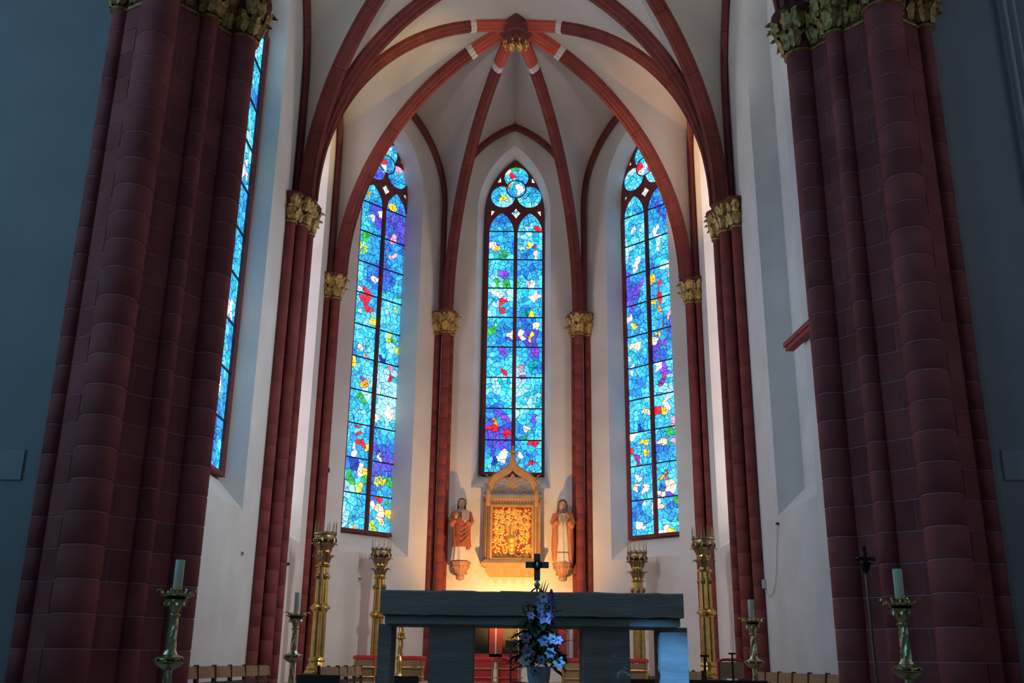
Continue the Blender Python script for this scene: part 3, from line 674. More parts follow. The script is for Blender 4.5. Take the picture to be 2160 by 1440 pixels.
# ---- vault webs
ceil = thing('ceiling', (0, OC, CAP1), 'grey plastered gothic vault cells between the red ribs', 'ceiling', kind='structure')
def byz(path, z):
    for p, q in zip(path[:-1], path[1:]):
        if p.z <= z <= q.z or (q is path[-1] and z > q.z):
            t = 0 if abs(q.z-p.z) < 1e-6 else min(1, (z-p.z)/(q.z-p.z)); return p.lerp(q, t)
    return path[0] if z < path[0].z else path[-1]
def tail(path, z, extra=()):
    pts = [byz(path, z)] + [p for p in path if p.z > z] + list(extra); L = [0]
    for p, q in zip(pts[:-1], pts[1:]): L.append(L[-1]+(q-p).length)
    def f(u):
        s = u*L[-1]
        for i in range(len(pts)-1):
            if s <= L[i+1] or i == len(pts)-2: return pts[i].lerp(pts[i+1], min(1, (s-L[i])/max(1e-6, L[i+1]-L[i])))
    return f
def web(R, Fp, K, bulge=0.10):
    za = min(Fp[-1].z, K.z)-0.35; z0 = CAP1-0.15; cols = 8; rows = []
    for i in range(26): z = z0+(za-z0)*i/25; rows.append((byz(R, z), byz(Fp, z)))
    apx = Fp[-1]; ridge = [apx.lerp(K, t/8)+Vector((0, 0, 0.12*math.sin(PI*t/8))) for t in range(1, 9)]
    fr, ff = tail(R, za), tail(Fp, za, ridge)
    for j in range(1, 15): u = j/14; rows.append((fr(u), ff(u)))
    m = MB(); vs_ = []
    for i, (a, b) in enumerate(rows):
        for j in range(cols+1):
            t = j/cols; p = a.lerp(b, t); w = (b-a).length; p = p+Vector((0, 0, bulge*4*t*(1-t)*min(1, w/1.5)))
            vs_.append(p)
    n = cols+1; m.add(vs_, [(i*n+j, i*n+j+1, (i+1)*n+j+1, (i+1)*n+j) for i in range(len(rows)-1) for j in range(cols)])
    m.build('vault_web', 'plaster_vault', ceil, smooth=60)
FW_ = (1.66, 12.6, 15.05)
for s, k in ((-1, 'CL'), (1, 'CR')): web(RIB[k], fpath(W_C, *FW_, s), KEY)
web(RIB['BL'], fpath(W_DL, *FW_, -1), KEY); web(RIB['CL'], fpath(W_DL, *FW_, 1), KEY)
web(RIB['CR'], fpath(W_DR, *FW_, -1), KEY); web(RIB['BR'], fpath(W_DR, *FW_, 1), KEY)
web(RIB['AL'], fpath(W_SL, *FW_, -1), KEY); web(RIB['BL'], fpath(W_SL, *FW_, 1), KEY)
web(RIB['BR'], fpath(W_SR, *FW_, -1), KEY); web(RIB['AR'], fpath(W_SR, *FW_, 1), KEY)
web(RIB['AL'], T1L, KEY, 0.04); web(RIB['AR'], T1R, KEY, 0.04)
web(RIB['DL'], T1L, KB, 0.04); web(RIB['DR'], T1R, KB, 0.04)
FQ2 = (2.5, 11.9, 15.4)
web(RIB['PL'], fpath(W_QL, *FQ2, -1), KB); web(RIB['DL'], fpath(W_QL, *FQ2, 1), KB)
web(RIB['DR'], fpath(W_QR, *FQ2, -1), KB); web(RIB['PR'], fpath(W_QR, *FQ2, 1), KB)
web(RIB['PL'], T2L, KB, 0.04); web(RIB['PR'], T2R, KB, 0.04)
# ---- keystones
def keystone(K, label):
    root = thing('keystone', K, label, 'keystone', kind='structure')
    part('hub', 'sandstone_dark', root, lambda m: m.lathe([(0.20, -0.30), (0.34, -0.26), (0.36, 0.12), (0.2, 0.2)], K, n=8), smooth=20)
    d = part('gilded_disc', 'sandstone_dark', root, lambda m: m.lathe([(0.05, -0.44), (0.17, -0.42), (0.24, -0.34), (0.24, -0.28)], K, n=20))
    for i in range(10):
        a = 2*PI*i/10; p = K+Vector((0.19*math.cos(a), 0.19*math.sin(a), -0.36))
        link('leaf', leafmesh(0.19, 'gold', 1.6), d, Matrix.Translation(p-wloc(d)) @ Matrix.Rotation(a, 4, 'Z') @ Matrix.Rotation(2.0, 4, 'Y'))
    for i in range(7):
        a = 2*PI*i/7+0.3; p = K+Vector((0.07*math.cos(a), 0.07*math.sin(a), -0.43))
        link('leaf', leafmesh(0.14, 'gold', 1.6), d, Matrix.Translation(p-wloc(d)) @ Matrix.Rotation(a, 4, 'Z') @ Matrix.Rotation(2.0, 4, 'Y'))
keystone(KEY, 'gilded leafy keystone where the painted apse ribs meet'); keystone(KB, 'gilded keystone of the choir bay in front of the apse')

# ---- the two great piers
def pier(sgn, label, CAP0):
    X = (lambda x: x) if sgn < 0 else (lambda x: -x+0.16)
    S1, TH, BG, LT = (X(-3.62), 11.25, 0.18), (X(-3.93), 10.78, 0.115), (X(-4.36), 10.28, 0.22), (X(-5.0), 10.64, 0.10)
    shafts = [S1, TH, BG, LT]; n = 28; h = CAP0/n
    root = thing('pier', (X(-4.3), 11.2, 0), label, 'pier', kind='structure')
    core = [(S1[0], S1[1]), (TH[0], TH[1]), (BG[0], BG[1]), (LT[0], LT[1]), (X(-5.0), 11.5), (X(-4.2), 11.95), (S1[0], 11.75)]
    cx, cy = X(-4.4), 11.25
    ins = [(x+(cx-x)*0.03, y+(cy-y)*0.03) for x, y in core]
    part('mortar_core', 'mortar', root, lambda m: [m.prism(ins, 0, CAP0)]+[m.lathe([(r-0.012, 0), (r-0.012, CAP0)], (x, y, 0), n=18) for x, y, r in shafts], smooth=30)
    off = wloc(root); dm = {}
    for x, y, r in shafts:
        m = MB(); m.lathe([(r-0.006, 0.005), (r, 0.011), (r, h-0.011), (r-0.006, h-0.005)], n=22); dm[(x, y)] = m.mesh('stone', 'pier_stone', smooth=50)
    flats = [(S1, TH), (TH, BG), (BG, LT)]; fm = {}
    for fi, (p, q) in enumerate(flats):
        a = Vector((p[0], p[1], 0)); b = Vector((q[0], q[1], 0)); d = (b-a).normalized(); nv = Vector((-d.y, d.x, 0))
        if nv.dot(Vector((cx, cy, 0))-a) < 0: nv = -nv
        L = (b-a).length
        for key, (t0, t1) in (('full', (0.05, L-0.05)), ('h0', (0.05, L*0.52-0.006)), ('h1', (L*0.52+0.006, L-0.05))):
            m = MB(); pts = [a+d*t0, a+d*t1, a+d*t1+nv*0.2, a+d*t0+nv*0.2]
            m.loft([[(v.x, v.y, zz) for v in pts] for zz in (0.006, h-0.006)]); fm[(fi, key)] = m.mesh('stone', 'pier_stone', smooth=0)
    for i in range(n):
        z = i*h
        for x, y, r in shafts: link('stone', dm[(x, y)], root, Matrix.Translation(Vector((x, y, z))-off))
        for fi in range(3):
            for key in (('full',) if (i+fi) % 2 else ('h0', 'h1')): link('stone', fm[(fi, key)], root, Matrix.Translation(Vector((0, 0, z))-off))
    def back(m):
        for p, q in flats:
            a = Vector((p[0], p[1], 0)); b = Vector((q[0], q[1], 0)); d = (b-a).normalized(); nv = Vector((-d.y, d.x, 0))
            if nv.dot(Vector((cx, cy, 0))-a) < 0: nv = -nv
            pts = [a+nv*0.010, b+nv*0.010, b+nv*0.18, a+nv*0.18]; m.loft([[(v.x, v.y, zz) for v in pts] for zz in (0, CAP0)])
    part('mortar_bed', 'mortar', root, back, smooth=0)
    # side returns towards the choir and the nave wall
    part('return_face', 'pier_stone', root, lambda m: m.prism([(S1[0], 11.3), (S1[0], 11.76), (X(-4.15), 11.96), (X(-4.15), 11.5)], 0, CAP0), smooth=0)
    # capital band
    H = 0.62; z0 = CAP0
    cap = part('capital', 'sandstone_dark', root, lambda m: [m.lathe([(r+0.004, 0), (r+0.02, 0.1), (r+0.06, H*0.6), (r+0.15, H*0.92), (r+0.16, H)], (x, y, z0), n=18) for x, y, r in shafts] + [m.prism([(x+(cx-x)*k, y+(cy-y)*k) for x, y in core], z0, z0+H) for k in (-0.02,)])
    part('neck_ring', 'gold_old', cap, lambda m: [m.lathe([(r+0.004, 0.0), (r+0.032, 0.012), (r+0.032, 0.03), (r+0.004, 0.042)], (x, y, z0-0.02), n=22) for x, y, r in shafts] + [m.obox((p[0], p[1], z0), (q[0], q[1], z0), 0.04, 0.04) for p, q in flats])
    rng = random.Random(7)
    for x, y, r in shafts:
        for row in (0, 1):
            for i in range(9):
                a = 2*PI*(i+0.5*row)/9
                px, py = x+math.cos(a)*(r+0.02+0.06*row), y+math.sin(a)*(r+0.02+0.06*row)
                if (px-cx)**2+(py-cy)**2 < (x-cx)**2+(y-cy)**2: continue
                leaf(cap, (px, py, z0+0.04+0.24*row), a+rng.uniform(-0.1, 0.1), 0.32, 'gold_old', 1.0, rng.uniform(-0.3, 0.3))
    for p, q in flats:
        a = Vector((p[0], p[1], 0)); b = Vector((q[0], q[1], 0)); d = (b-a).normalized(); nv = Vector((d.y, -d.x, 0))
        if nv.dot(Vector((cx, cy, 0))-a) > 0: nv = -nv
        for row in (0, 1):
            for k in range(3): pp = a+(b-a)*((k+0.8+0.4*row)/4)+nv*(0.02+0.05*row); leaf(cap, (pp.x, pp.y, z0+0.04+0.24*row), math.atan2(nv.y, nv.x), 0.29, 'gold_old', 1.0, rng.uniform(-0.3, 0.3))
    part('impost', 'sandstone_dark', root, lambda m: m.prism([(x+(cx-x)*-0.16, y+(cy-y)*-0.16) for x, y in core], z0+H, z0+H+0.14), smooth=0)
    return root
pier(-1, 'massive red sandstone pier beside the narrow pale blue window', 9.38)
pier(1, 'massive red sandstone pier with a processional staff leaning on it', 9.26)
# chancel arch above the piers, wall above and beside
BP = [(-0.2, 0.12), (-0.2, -0.1), (-0.1, -0.14), (-0.09, -0.2), (0.09, -0.2), (0.1, -0.14), (0.2, -0.1), (0.2, 0.12)]
tarch(11.25, 15.6, 'innermost red moulding of the chancel arch above the piers', BP, hx=3.72, x0=0.08, z0=9.93, name='chancel_arch')
tarch(10.82, 16.0, 'middle red moulding of the chancel arch above the piers', BP, hx=4.12, x0=0.08, z0=9.93, name='chancel_arch')
tarch(10.45, 16.4, 'outermost red moulding of the chancel arch above the piers', BP, hx=4.55, x0=0.08, z0=9.93, name='chancel_arch')
W_N = Wall((0.08, 10.66), (1, 0), (0, -1))
wn = thing('wall_chancel', (0.08, 10.66, 0), 'plain grey nave wall pierced by the chancel arch', 'wall', kind='structure')
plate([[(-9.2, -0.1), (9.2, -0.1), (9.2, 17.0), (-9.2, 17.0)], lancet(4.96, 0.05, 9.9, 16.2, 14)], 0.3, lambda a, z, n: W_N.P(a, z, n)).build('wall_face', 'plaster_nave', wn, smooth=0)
for sgn in (-1, 1):
    xs = 55 if sgn < 0 else 2110
    p0 = at(xs, 948, 10.66); p1 = at(xs, 1012, 10.66)
    xo = p0.x+sgn*0.62
    part('plaster_panel', 'plaster_patch', wn, lambda m: m.box(((p0.x+xo)/2, 10.655, (p0.z+p1.z)/2), (0.62, 0.03, p0.z-p1.z)), smooth=0)
# nave shell behind the camera
W_NL = Wall((-9, 1.4), (0, 1), (1, 0)); W_NR = Wall((9, 1.4), (0, -1), (-1, 0))
NW = lambda W: (-4.0, 1.0, 6.2) if W is W_NL else (4.0, -1.0, -6.2)
for W, lab, gm, nm in ((W_NL, 'side wall of the nave with blue lancet windows facing the pier', 'nave', 'wall_nave'), (W_NR, 'opposite side wall of the nave with blue lancet windows', 'nave', 'wall_nave')):
    root = thing(nm, W.P(0, 0), lab, 'wall', kind='structure')
    holes = [lancet(0.93, 3.8, 12.6, 14.48, 12, a) for a in sorted(NW(W))]
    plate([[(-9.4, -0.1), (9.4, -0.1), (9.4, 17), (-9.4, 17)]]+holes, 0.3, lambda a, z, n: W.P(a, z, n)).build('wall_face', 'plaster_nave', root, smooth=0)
    for i, a in enumerate(sorted(NW(W))):
        window(W, 3.82, 10, 'deep blue lancet window in the nave side wall', mat='nave_glass' if W is W_NL else 'nave_glass_dim', detail=False, pale=0.2 if W is W_NL else 0.6, seed=30+i, a0=a, wide=1.18, depth=0.15, group='blue windows of the nave walls')
wb = part('wall_west', 'plaster_nave', None, lambda m: m.box((0, -8.05, 8.4), (18.4, 0.3, 17)), smooth=0); tag(wb, 'plain wall closing the west end of the nave', 'wall', kind='structure')
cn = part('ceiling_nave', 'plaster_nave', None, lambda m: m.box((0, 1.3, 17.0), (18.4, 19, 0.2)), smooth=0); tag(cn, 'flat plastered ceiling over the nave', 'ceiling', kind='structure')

# ================================================================== THE THINGS
# ---- altar
altar = thing('altar', (0.2, 8.3, CH), 'massive grey stone altar table on blocks with a flower arrangement before it', 'altar')
def slab(m, x0, x1, y0, y1, z0, z1, jit, n=46, seed=1):
    rng = random.Random(seed); rings = []
    for i in range(n+1):
        x = x0+(x1-x0)*i/n; j = lambda k: jit*noise.noise(Vector((x*7, k*3.1+seed, 0)))+jit*0.6*noise.noise(Vector((x*23, k*5.7, seed)))
        rings.append([(x, y0+j(1), z0+j(2)*0.6), (x, y1, z0), (x, y1, z1+j(3)*0.4), (x, y0+0.012+j(4), z1+j(5)*0.7), (x, y0+j(6)*0.5, z1-0.012+j(5)*0.7)])
    m.loft(rings)
part('table_slab', 'altar_stone', altar, lambda m: slab(m, -0.96, 1.36, 7.8, 8.75, 1.938, 2.118, 0.008), smooth=25)
part('under_slab', 'altar_stone', altar, lambda m: slab(m, -0.925, 1.335, 7.84, 8.70, 1.872, 1.936, 0.006, seed=4), smooth=25)
for x0, x1 in ((-0.585, -0.25), (0.60, 0.955)):
    part('front_block', 'altar_stone', altar, lambda m: m.box(((x0+x1)/2, 8.17, (0.98+1.872)/2), (x1-x0, 0.5, 0.892)), smooth=0)
for x0, x1 in ((-0.985, -0.885), (1.20, 1.41)):
    part('end_block', 'altar_stone', altar, lambda m: m.box(((x0+x1)/2, 8.16, (0.98+1.872)/2), (x1-x0, 0.36, 0.892)), smooth=0)
part('predella', 'floor_stone', altar, lambda m: m.box((0.2, 8.42, 0.83), (3.6, 1.5, 0.30)), smooth=0)
# ---- cross and book on the altar
cr = thing('altar_cross', (0.245, 8.05, 2.12), 'small dark metal crucifix on a tripod foot standing on the altar', 'cross')
part('upright', 'cross_metal', cr, lambda m: m.box((0.245, 8.05, 2.325), (0.048, 0.02, 0.21)), smooth=0)
part('cross_bar', 'cross_metal', cr, lambda m: m.box((0.245, 8.05, 2.342), (0.185, 0.022, 0.048)), smooth=0)
part('wreath', 'black_metal', cr, lambda m: m.loft([[(0.245+(0.03+w)*math.cos(t), 8.035+d, 2.342+(0.03+w)*math.sin(t)) for w, d in ((-.008, 0), (0, -.01), (.008, 0), (0, .01))] for t in [2*PI*i/16 for i in range(17)]], cap=False))
part('corpus', 'silver', cr, lambda m: (m.tube([(0.245, 8.03, 2.318), (0.245, 8.028, 2.345), (0.245, 8.03, 2.362)], [0.004, 0.008, 0.005], 6), m.ball((0.245, 8.028, 2.37), 0.006, 6, 4), m.tube([(0.228, 8.03, 2.366), (0.245, 8.028, 2.354), (0.262, 8.03, 2.366)], 0.003, 5)))
part('knop', 'silver', cr, lambda m: m.lathe([(0.010, 0), (0.022, 0.012), (0.024, 0.03), (0.012, 0.05), (0.012, 0.06)], (0.245, 8.05, 2.165), n=12))
for a in (PI*0.5, PI*1.17, PI*1.83):
    part('foot', 'black_metal', cr, lambda m: m.tube([(0.245, 8.05, 2.17), (0.245+0.04*math.cos(a), 8.05+0.04*math.sin(a), 2.145), (0.245+0.062*math.cos(a), 8.05+0.062*math.sin(a), 2.122)], 0.006, 6))
bk = thing('missal', (0.045, 8.4, 2.12), 'closed flat book lying on the altar behind its edge', 'book')
part('cover', 'cross_metal', bk, lambda m: (m.box((0.045, 8.4, 2.123), (0.19, 0.26, 0.005)), m.box((0.045, 8.4, 2.149), (0.19, 0.26, 0.005))), smooth=0)
part('pages', 'robe_white', bk, lambda m: m.box((0.045, 8.4, 2.136), (0.18, 0.25, 0.021)), smooth=0)

# ---- flowers in front of the altar
fs = thing('flower_arrangement', (0.24, 7.30, CH), 'tall arrangement of white and lilac flowers and dark foliage before the altar', 'flowers')
part('stand', 'dark_wood', fs, lambda m: m.lathe([(0.14, 0), (0.14, 0.04), (0.05, 0.08), (0.045, 0.66), (0.13, 0.7), (0.13, 0.73)], (0.24, 7.30, CH), n=16))
part('vase', 'ceramic', fs, lambda m: m.lathe([(0.05, 0), (0.065, 0.02), (0.08, 0.10), (0.085, 0.16), (0.078, 0.165), (0.07, 0.12)], (0.24, 7.30, CH+0.73), n=18))
rng = random.Random(5)
def flower(root, p, r, mat, face=(0, -1, 0.2)):
    f = Vector(face).normalized(); u = f.cross(Vector((0, 0, 1))).normalized(); v = u.cross(f); p = Vector(p)
    m = MB()
    for layer, (k, rr, d) in enumerate(((6, 1.0, 0.25), (5, 0.66, 0.5))):
        for i in range(k):
            a = 2*PI*i/k+layer*0.5; dr = u*math.cos(a)+v*math.sin(a); sd = u*-math.sin(a)+v*math.cos(a)
            m.add([p, p+dr*r*rr*0.55+sd*r*0.34+f*r*d*0.5, p+dr*r*rr+f*r*d*0.2, p+dr*r*rr*0.55-sd*r*0.34+f*r*d*0.5, p+dr*r*rr*0.5+f*r*d*0.25], [(0, 1, 4), (1, 2, 4), (2, 3, 4), (3, 0, 4)])
    o = m.build('flower', mat, root, smooth=60)
    part('flower_centre', 'petal_purple' if mat == 'petal_lilac' else 'leaf', o, lambda q: q.ball(p+f*r*0.2, r*0.17, 6, 4))
fl = [(1146,1260,15,'petal_white'),(1139,1273,13,'petal_blue'),(1150,1301,20,'petal_lilac'),(1165,1347,13,'petal_white'),(1178,1350,11,'petal_lilac'),(1110,1392,16,'petal_white'),(1141,1392,13,'petal_blue'),
      (1113,1374,15,'petal_lilac'),(1179,1397,14,'petal_white'),(1161,1377,13,'petal_blue'),(1147,1350,15,'petal_blue'),(1120,1298,10,'petal_lilac'),(1108,1345,14,'petal_lilac'),(1128,1415,14,'petal_blue'),(1140,1285,10,'petal_blue')]
for x, y, r, c in fl: flower(fs, at(x, y, 7.28-rng.uniform(0.06, 0.1)), r*0.0034, c, (rng.uniform(-.4, .4), -1, rng.uniform(0, .6)))
_lf = {}
def bladeleaf(L, w):
    k = (L, w)
    if k not in _lf:
        m = MB(); vs_ = []; N = 5
        for i in range(N+1):
            t = i/N; hw = w*math.sin(PI*(0.08+0.92*t)) if t < 1 else 0.001; x = L*t; z = -L*0.35*t*t
            vs_ += [(x, -hw, z), (x, 0, z-0.15*w), (x, hw, z)]
        m.add(vs_, [(i*3+j, i*3+j+1, i*3+j+4, i*3+j+3) for i in range(N) for j in range(2)]); _lf[k] = m.mesh('leaf', 'leaf', smooth=60)
    return _lf[k]
base = Vector((0.24, 7.30, CH+0.9))
for i in range(210):
    t = rng.random(); z = 1.56+0.42*t; rad = 0.17*(1-t)**0.8+0.02; a = rng.uniform(0, 2*PI); rr = rad*math.sqrt(rng.random())
    p = Vector((0.24+rr*math.cos(a), 7.30+rr*math.sin(a), z)) - wloc(fs)
    link('leaf', bladeleaf(rng.choice((0.07, 0.09, 0.12)), rng.choice((0.020, 0.028, 0.034))), fs, Matrix.Translation(p) @ Matrix.Rotation(a+rng.uniform(-.6, .6), 4, 'Z') @ Matrix.Rotation(rng.uniform(-0.9, 0.5), 4, 'Y'))
for i in range(26):
    a = rng.uniform(0, 2*PI); q = base-wloc(fs)+Vector((0, 0, rng.uniform(0, 0.2)))
    part('stem', 'leaf', fs, lambda m: m.tube([base, base+Vector((0.05*math.cos(a), 0.05*math.sin(a), 0.25)), base+Vector((0.12*math.cos(a), 0.1*math.sin(a), rng.uniform(0.25, 0.5)))], 0.003, 5))
for x, y, c in ((1145,1225,'leaf'),(1152,1222,'leaf'),(1158,1228,'petal_purple'),(1140,1232,'leaf')):
    tip = at(x, y, 7.22); part('grass_blade', c, fs, lambda m: m.tube([(0.25, 7.30, 1.9), ((0.25+tip.x)/2-0.01, 7.24, 2.05), tip], [0.006, 0.008, 0.001], 5))
tip = at(1163, 1245, 7.2); part('flower_spike', 'petal_purple', fs, lambda m: m.lathe([(0.004, -0.14), (0.006, -0.05), (0.016, 0.0), (0.018, 0.03), (0.006, 0.07)], tip-Vector((0, 0, 0.06)), n=8))

# ---- four altar candlesticks with pale green candles
def candlestick():
    r = bpy.data.objects.new('candlestick', None); COL.objects.link(r); r.empty_display_size = 0.1
    b = part('base', 'bronze_green', r, lambda m: m.lathe([(0.17, 0), (0.17, 0.03), (0.13, 0.06), (0.07, 0.12), (0.045, 0.2), (0.035, 0.3), (0.05, 0.33), (0.035, 0.36), (0.032, 0.50)], n=20))
    for i in range(3):
        a = 2*PI*i/3+0.4; part('foot', 'bronze_green', b, lambda m: m.ball((0.15*math.cos(a), 0.15*math.sin(a), 0.018), (0.04, 0.04, 0.02), 8, 5))
    part('lower_stem', 'bronze_green', r, lambda m: m.lathe([(0.034-0.002*i/10, 0.5+0.028*i) for i in range(13)], n=24, flute=5, famp=0.16, twist=34))
    part('lower_saucer', 'bronze_green', r, lambda m: m.lathe([(0.036, 0.83), (0.075, 0.85), (0.118, 0.885), (0.12, 0.895), (0.085, 0.90), (0.105, 0.915), (0.108, 0.925), (0.06, 0.945), (0.04, 0.985)], n=24))
    for i in range(8):
        a = 2*PI*i/8; part('saucer_bead', 'bronze_green', r, lambda m: m.ball((0.108*math.cos(a), 0.108*math.sin(a), 0.905), 0.014, 6, 4))
    part('twisted_stem', 'bronze_green', r, lambda m: m.lathe([(0.040-0.008*i/14, 0.975+0.018*i) for i in range(15)], n=24, flute=5, famp=0.16, twist=-34))
    part('knop', 'bronze_green', r, lambda m: m.lathe([(0.03, 1.22), (0.045, 1.235), (0.048, 1.25), (0.03, 1.262), (0.034, 1.27)], n=16))
    bo = part('bowl', 'bronze_green', r, lambda m: m.lathe([(0.034, 1.265), (0.045, 1.29), (0.06, 1.33), (0.085, 1.36), (0.10, 1.365), (0.07, 1.37), (0.135, 1.40), (0.137, 1.41), (0.09, 1.405), (0.03, 1.395)], n=24))
    for i in range(8):
        a = 2*PI*i/8
        o = link('bowl_leaf', leafmesh(0.075, 'bronze_green', 1.4), bo, Matrix.Translation((0.105*math.cos(a), 0.105*math.sin(a), 1.395)) @ Matrix.Rotation(a, 4, 'Z') @ Matrix.Rotation(0.25, 4, 'Y'))
        a += PI/8; o = link('bowl_leaf', leafmesh(0.065, 'bronze_green', 1.4), bo, Matrix.Translation((0.06*math.cos(a), 0.06*math.sin(a), 1.375)) @ Matrix.Rotation(a, 4, 'Z') @ Matrix.Rotation(2.2, 4, 'Y'))
    part('pricket', 'brass', r, lambda m: m.lathe([(0.013, 1.39), (0.011, 1.42), (0.010, 1.444)], n=10))
    return r
cs = candlestick(); first = True
can = [((-2.655, 8.2), 'brass candlestick with twisted stem standing forward beside the altar', 'candlesticks beside the altar', 0.235),
       ((3.175, 8.2), 'brass candlestick with twisted stem standing forward beside the altar', 'candlesticks beside the altar', 0.235),
       ((-2.685, 13.0), 'brass candlestick with twisted stem standing back by the choir chairs', 'candlesticks by the choir chairs', 0.24),
       ((3.10, 13.0), 'brass candlestick with twisted stem standing back by the choir chairs', 'candlesticks by the choir chairs', 0.225)]
for i, ((x, y), lab, grp, hc) in enumerate(can):
    o = cs if i == 0 else copy_tree(cs)
    o.location = (x, y, CH if i < 2 else CH+0.05); sd = SIDE[-1 if x < 0 else 1]; tag(o, ('brass twisted candlestick forward beside the altar ' if i < 2 else 'brass twisted candlestick back by the choir chairs ')+sd, 'candlestick', grp)
    zb = o.location.z+1.445
    c = thing('candle', (x, y, zb), 'pale green candle on the candlestick '+('beside the altar ' if i < 2 else 'by the choir chairs ')+sd, 'candle', 'candles '+grp[13:])
    part('wax_body', 'wax', c, lambda m: m.lathe([(0.034, 0), (0.037, 0.006), (0.037, hc-0.006), (0.033, hc), (0.012, hc-0.004)], (x, y, zb), n=20))
    part('wick', 'black_metal', c, lambda m: m.tube([(x, y, zb+hc-0.006), (x+0.002, y, zb+hc+0.008)], 0.0018, 5))

# ---- four tall brass candelabra
def candelabrum():
    r = bpy.data.objects.new('candelabrum', None); COL.objects.link(r); r.empty_display_size = 0.1
    part('plinth', 'brass_dark', r, lambda m: m.box((0, 0, 0.085), (0.46, 0.46, 0.17)), smooth=0)
    part('base', 'brass', r, lambda m: m.lathe([(0.21, 0.17), (0.21, 0.20), (0.17, 0.23), (0.18, 0.26), (0.15, 0.30), (0.13, 0.36), (0.15, 0.38), (0.15, 0.41), (0.12, 0.45)], n=28))
    part('shaft', 'brass', r, lambda m: m.lathe([(0.118, 0.45), (0.116, 0.9), (0.112, 1.28)], n=60, flute=10, famp=0.07))
    part('mid_collar', 'brass', r, lambda m: m.lathe([(0.115, 1.22), (0.14, 1.245), (0.13, 1.26), (0.175, 1.28), (0.18, 1.30), (0.165, 1.33), (0.14, 1.345), (0.145, 1.36), (0.11, 1.385)], n=28))
    part('upper_shaft', 'brass', r, lambda m: m.lathe([(0.110, 1.38), (0.106, 1.7), (0.100, 2.02)], n=60, flute=10, famp=0.07))
    for i in range(4):
        a = PI/4+PI/2*i; part('rosette', 'brass_dark', r, lambda m: m.ball((0.12*math.cos(a), 0.12*math.sin(a), 1.86), (0.04, 0.04, 0.055), 8, 6))
    cap = part('capital', 'brass', r, lambda m: m.lathe([(0.10, 2.02), (0.14, 2.035), (0.145, 2.06), (0.10, 2.08), (0.095, 2.13), (0.10, 2.24), (0.13, 2.30), (0.12, 2.34), (0.15, 2.40), (0.16, 2.46), (0.13, 2.5)], n=28))
    for row, (n, z, h, rr) in enumerate(((8, 2.10, 0.18, 0.095), (8, 2.30, 0.20, 0.11))):
        for i in range(n):
            a = 2*PI*(i+0.5*row)/n; link('capital_leaf', leafmesh(h, 'brass_dark', 1.5), cap, Matrix.Translation((rr*math.cos(a), rr*math.sin(a), z)) @ Matrix.Rotation(a, 4, 'Z'))
    cw = part('crown', 'brass_dark', r, lambda m: (m.lathe([(0.13, 2.48), (0.20, 2.50), (0.215, 2.52), (0.20, 2.545), (0.195, 2.60), (0.215, 2.62), (0.205, 2.64), (0.18, 2.63), (0.17, 2.55), (0.02, 2.53)], n=28)))
    for i in range(12):
        a = 2*PI*i/12
        part('spike', 'brass_dark', cw, lambda m: m.lathe([(0.011, 2.60), (0.016, 2.66), (0.008, 2.67), (0.007, 2.78), (0.001, 2.87)], (0.20*math.cos(a), 0.20*math.sin(a), 0), n=6))
        link('crown_leaf', leafmesh(0.09, 'brass_dark', 1.6), cw, Matrix.Translation((0.20*math.cos(a), 0.20*math.sin(a), 2.56)) @ Matrix.Rotation(a, 4, 'Z') @ Matrix.Rotation(2.4, 4, 'Y'))
        link('crown_leaf', leafmesh(0.08, 'brass_dark', 0.6), cw, Matrix.Translation((0.19*math.cos(a+.26), 0.19*math.sin(a+.26), 2.60)) @ Matrix.Rotation(a+.26, 4, 'Z'))
    return r
cd = candelabrum()
spots = [((-3.43, 18.6), 'large brass column candelabrum with spiked crown in front of red corner shafts', 'candelabra before the corner shafts'),
         ((3.60, 18.6), 'large brass column candelabrum with spiked crown in front of red corner shafts', 'candelabra before the corner shafts'),
         ((-2.71, 21.2), 'brass column candelabrum with spiked crown below a slanting stained glass window', 'candelabra below the slanting windows'),
         ((2.69, 21.2), 'brass column candelabrum with spiked crown below a slanting stained glass window', 'candelabra below the slanting windows')]
for i, ((x, y), lab, grp) in enumerate(spots):
    o = cd if i == 0 else copy_tree(cd); o.location = (x, y, AP); o.rotation_euler.z = 0.2*i; tag(o, ('large brass spiked candelabrum before the red corner shafts ' if i < 2 else 'brass spiked candelabrum below the slanting stained window ')+SIDE[-1 if x < 0 else 1], 'candelabrum', grp)

# ---- wall tabernacle with gilded relief
tb = thing('wall_tabernacle', (0.045, 22.87, 3.45), 'carved golden stone wall tabernacle with gilded relief door and ogee gable', 'tabernacle')
TX = 0.045
TP_ = lambda n0: (lambda a, z, n: W_C.P(a+TX, z, n0+n))
plate([[(-0.60, 3.72), (0.60, 3.72), (0.60, 5.2), (-0.60, 5.2)], [(-0.445, 3.84), (0.445, 3.84), (0.445, 5.0), (-0.445, 5.0)]], 0.26, TP_(0.26)).build('door_frame', 'tabernacle_stone', tb, smooth=0)
plate([[(-0.50, 3.80), (0.50, 3.80), (0.50, 5.04), (-0.50, 5.04)], [(-0.455, 3.835), (0.455, 3.835), (0.455, 5.005), (-0.455, 5.005)]], 0.05, TP_(0.29)).build('inner_moulding', 'tabernacle_stone', tb, smooth=0)
part('frieze', 'tabernacle_shadow', tb, lambda m: [m.ball(W_C.P(TX-0.5+0.0667*i, 5.10, 0.265), (0.026, 0.02, 0.03), 7, 5) for i in range(16)])
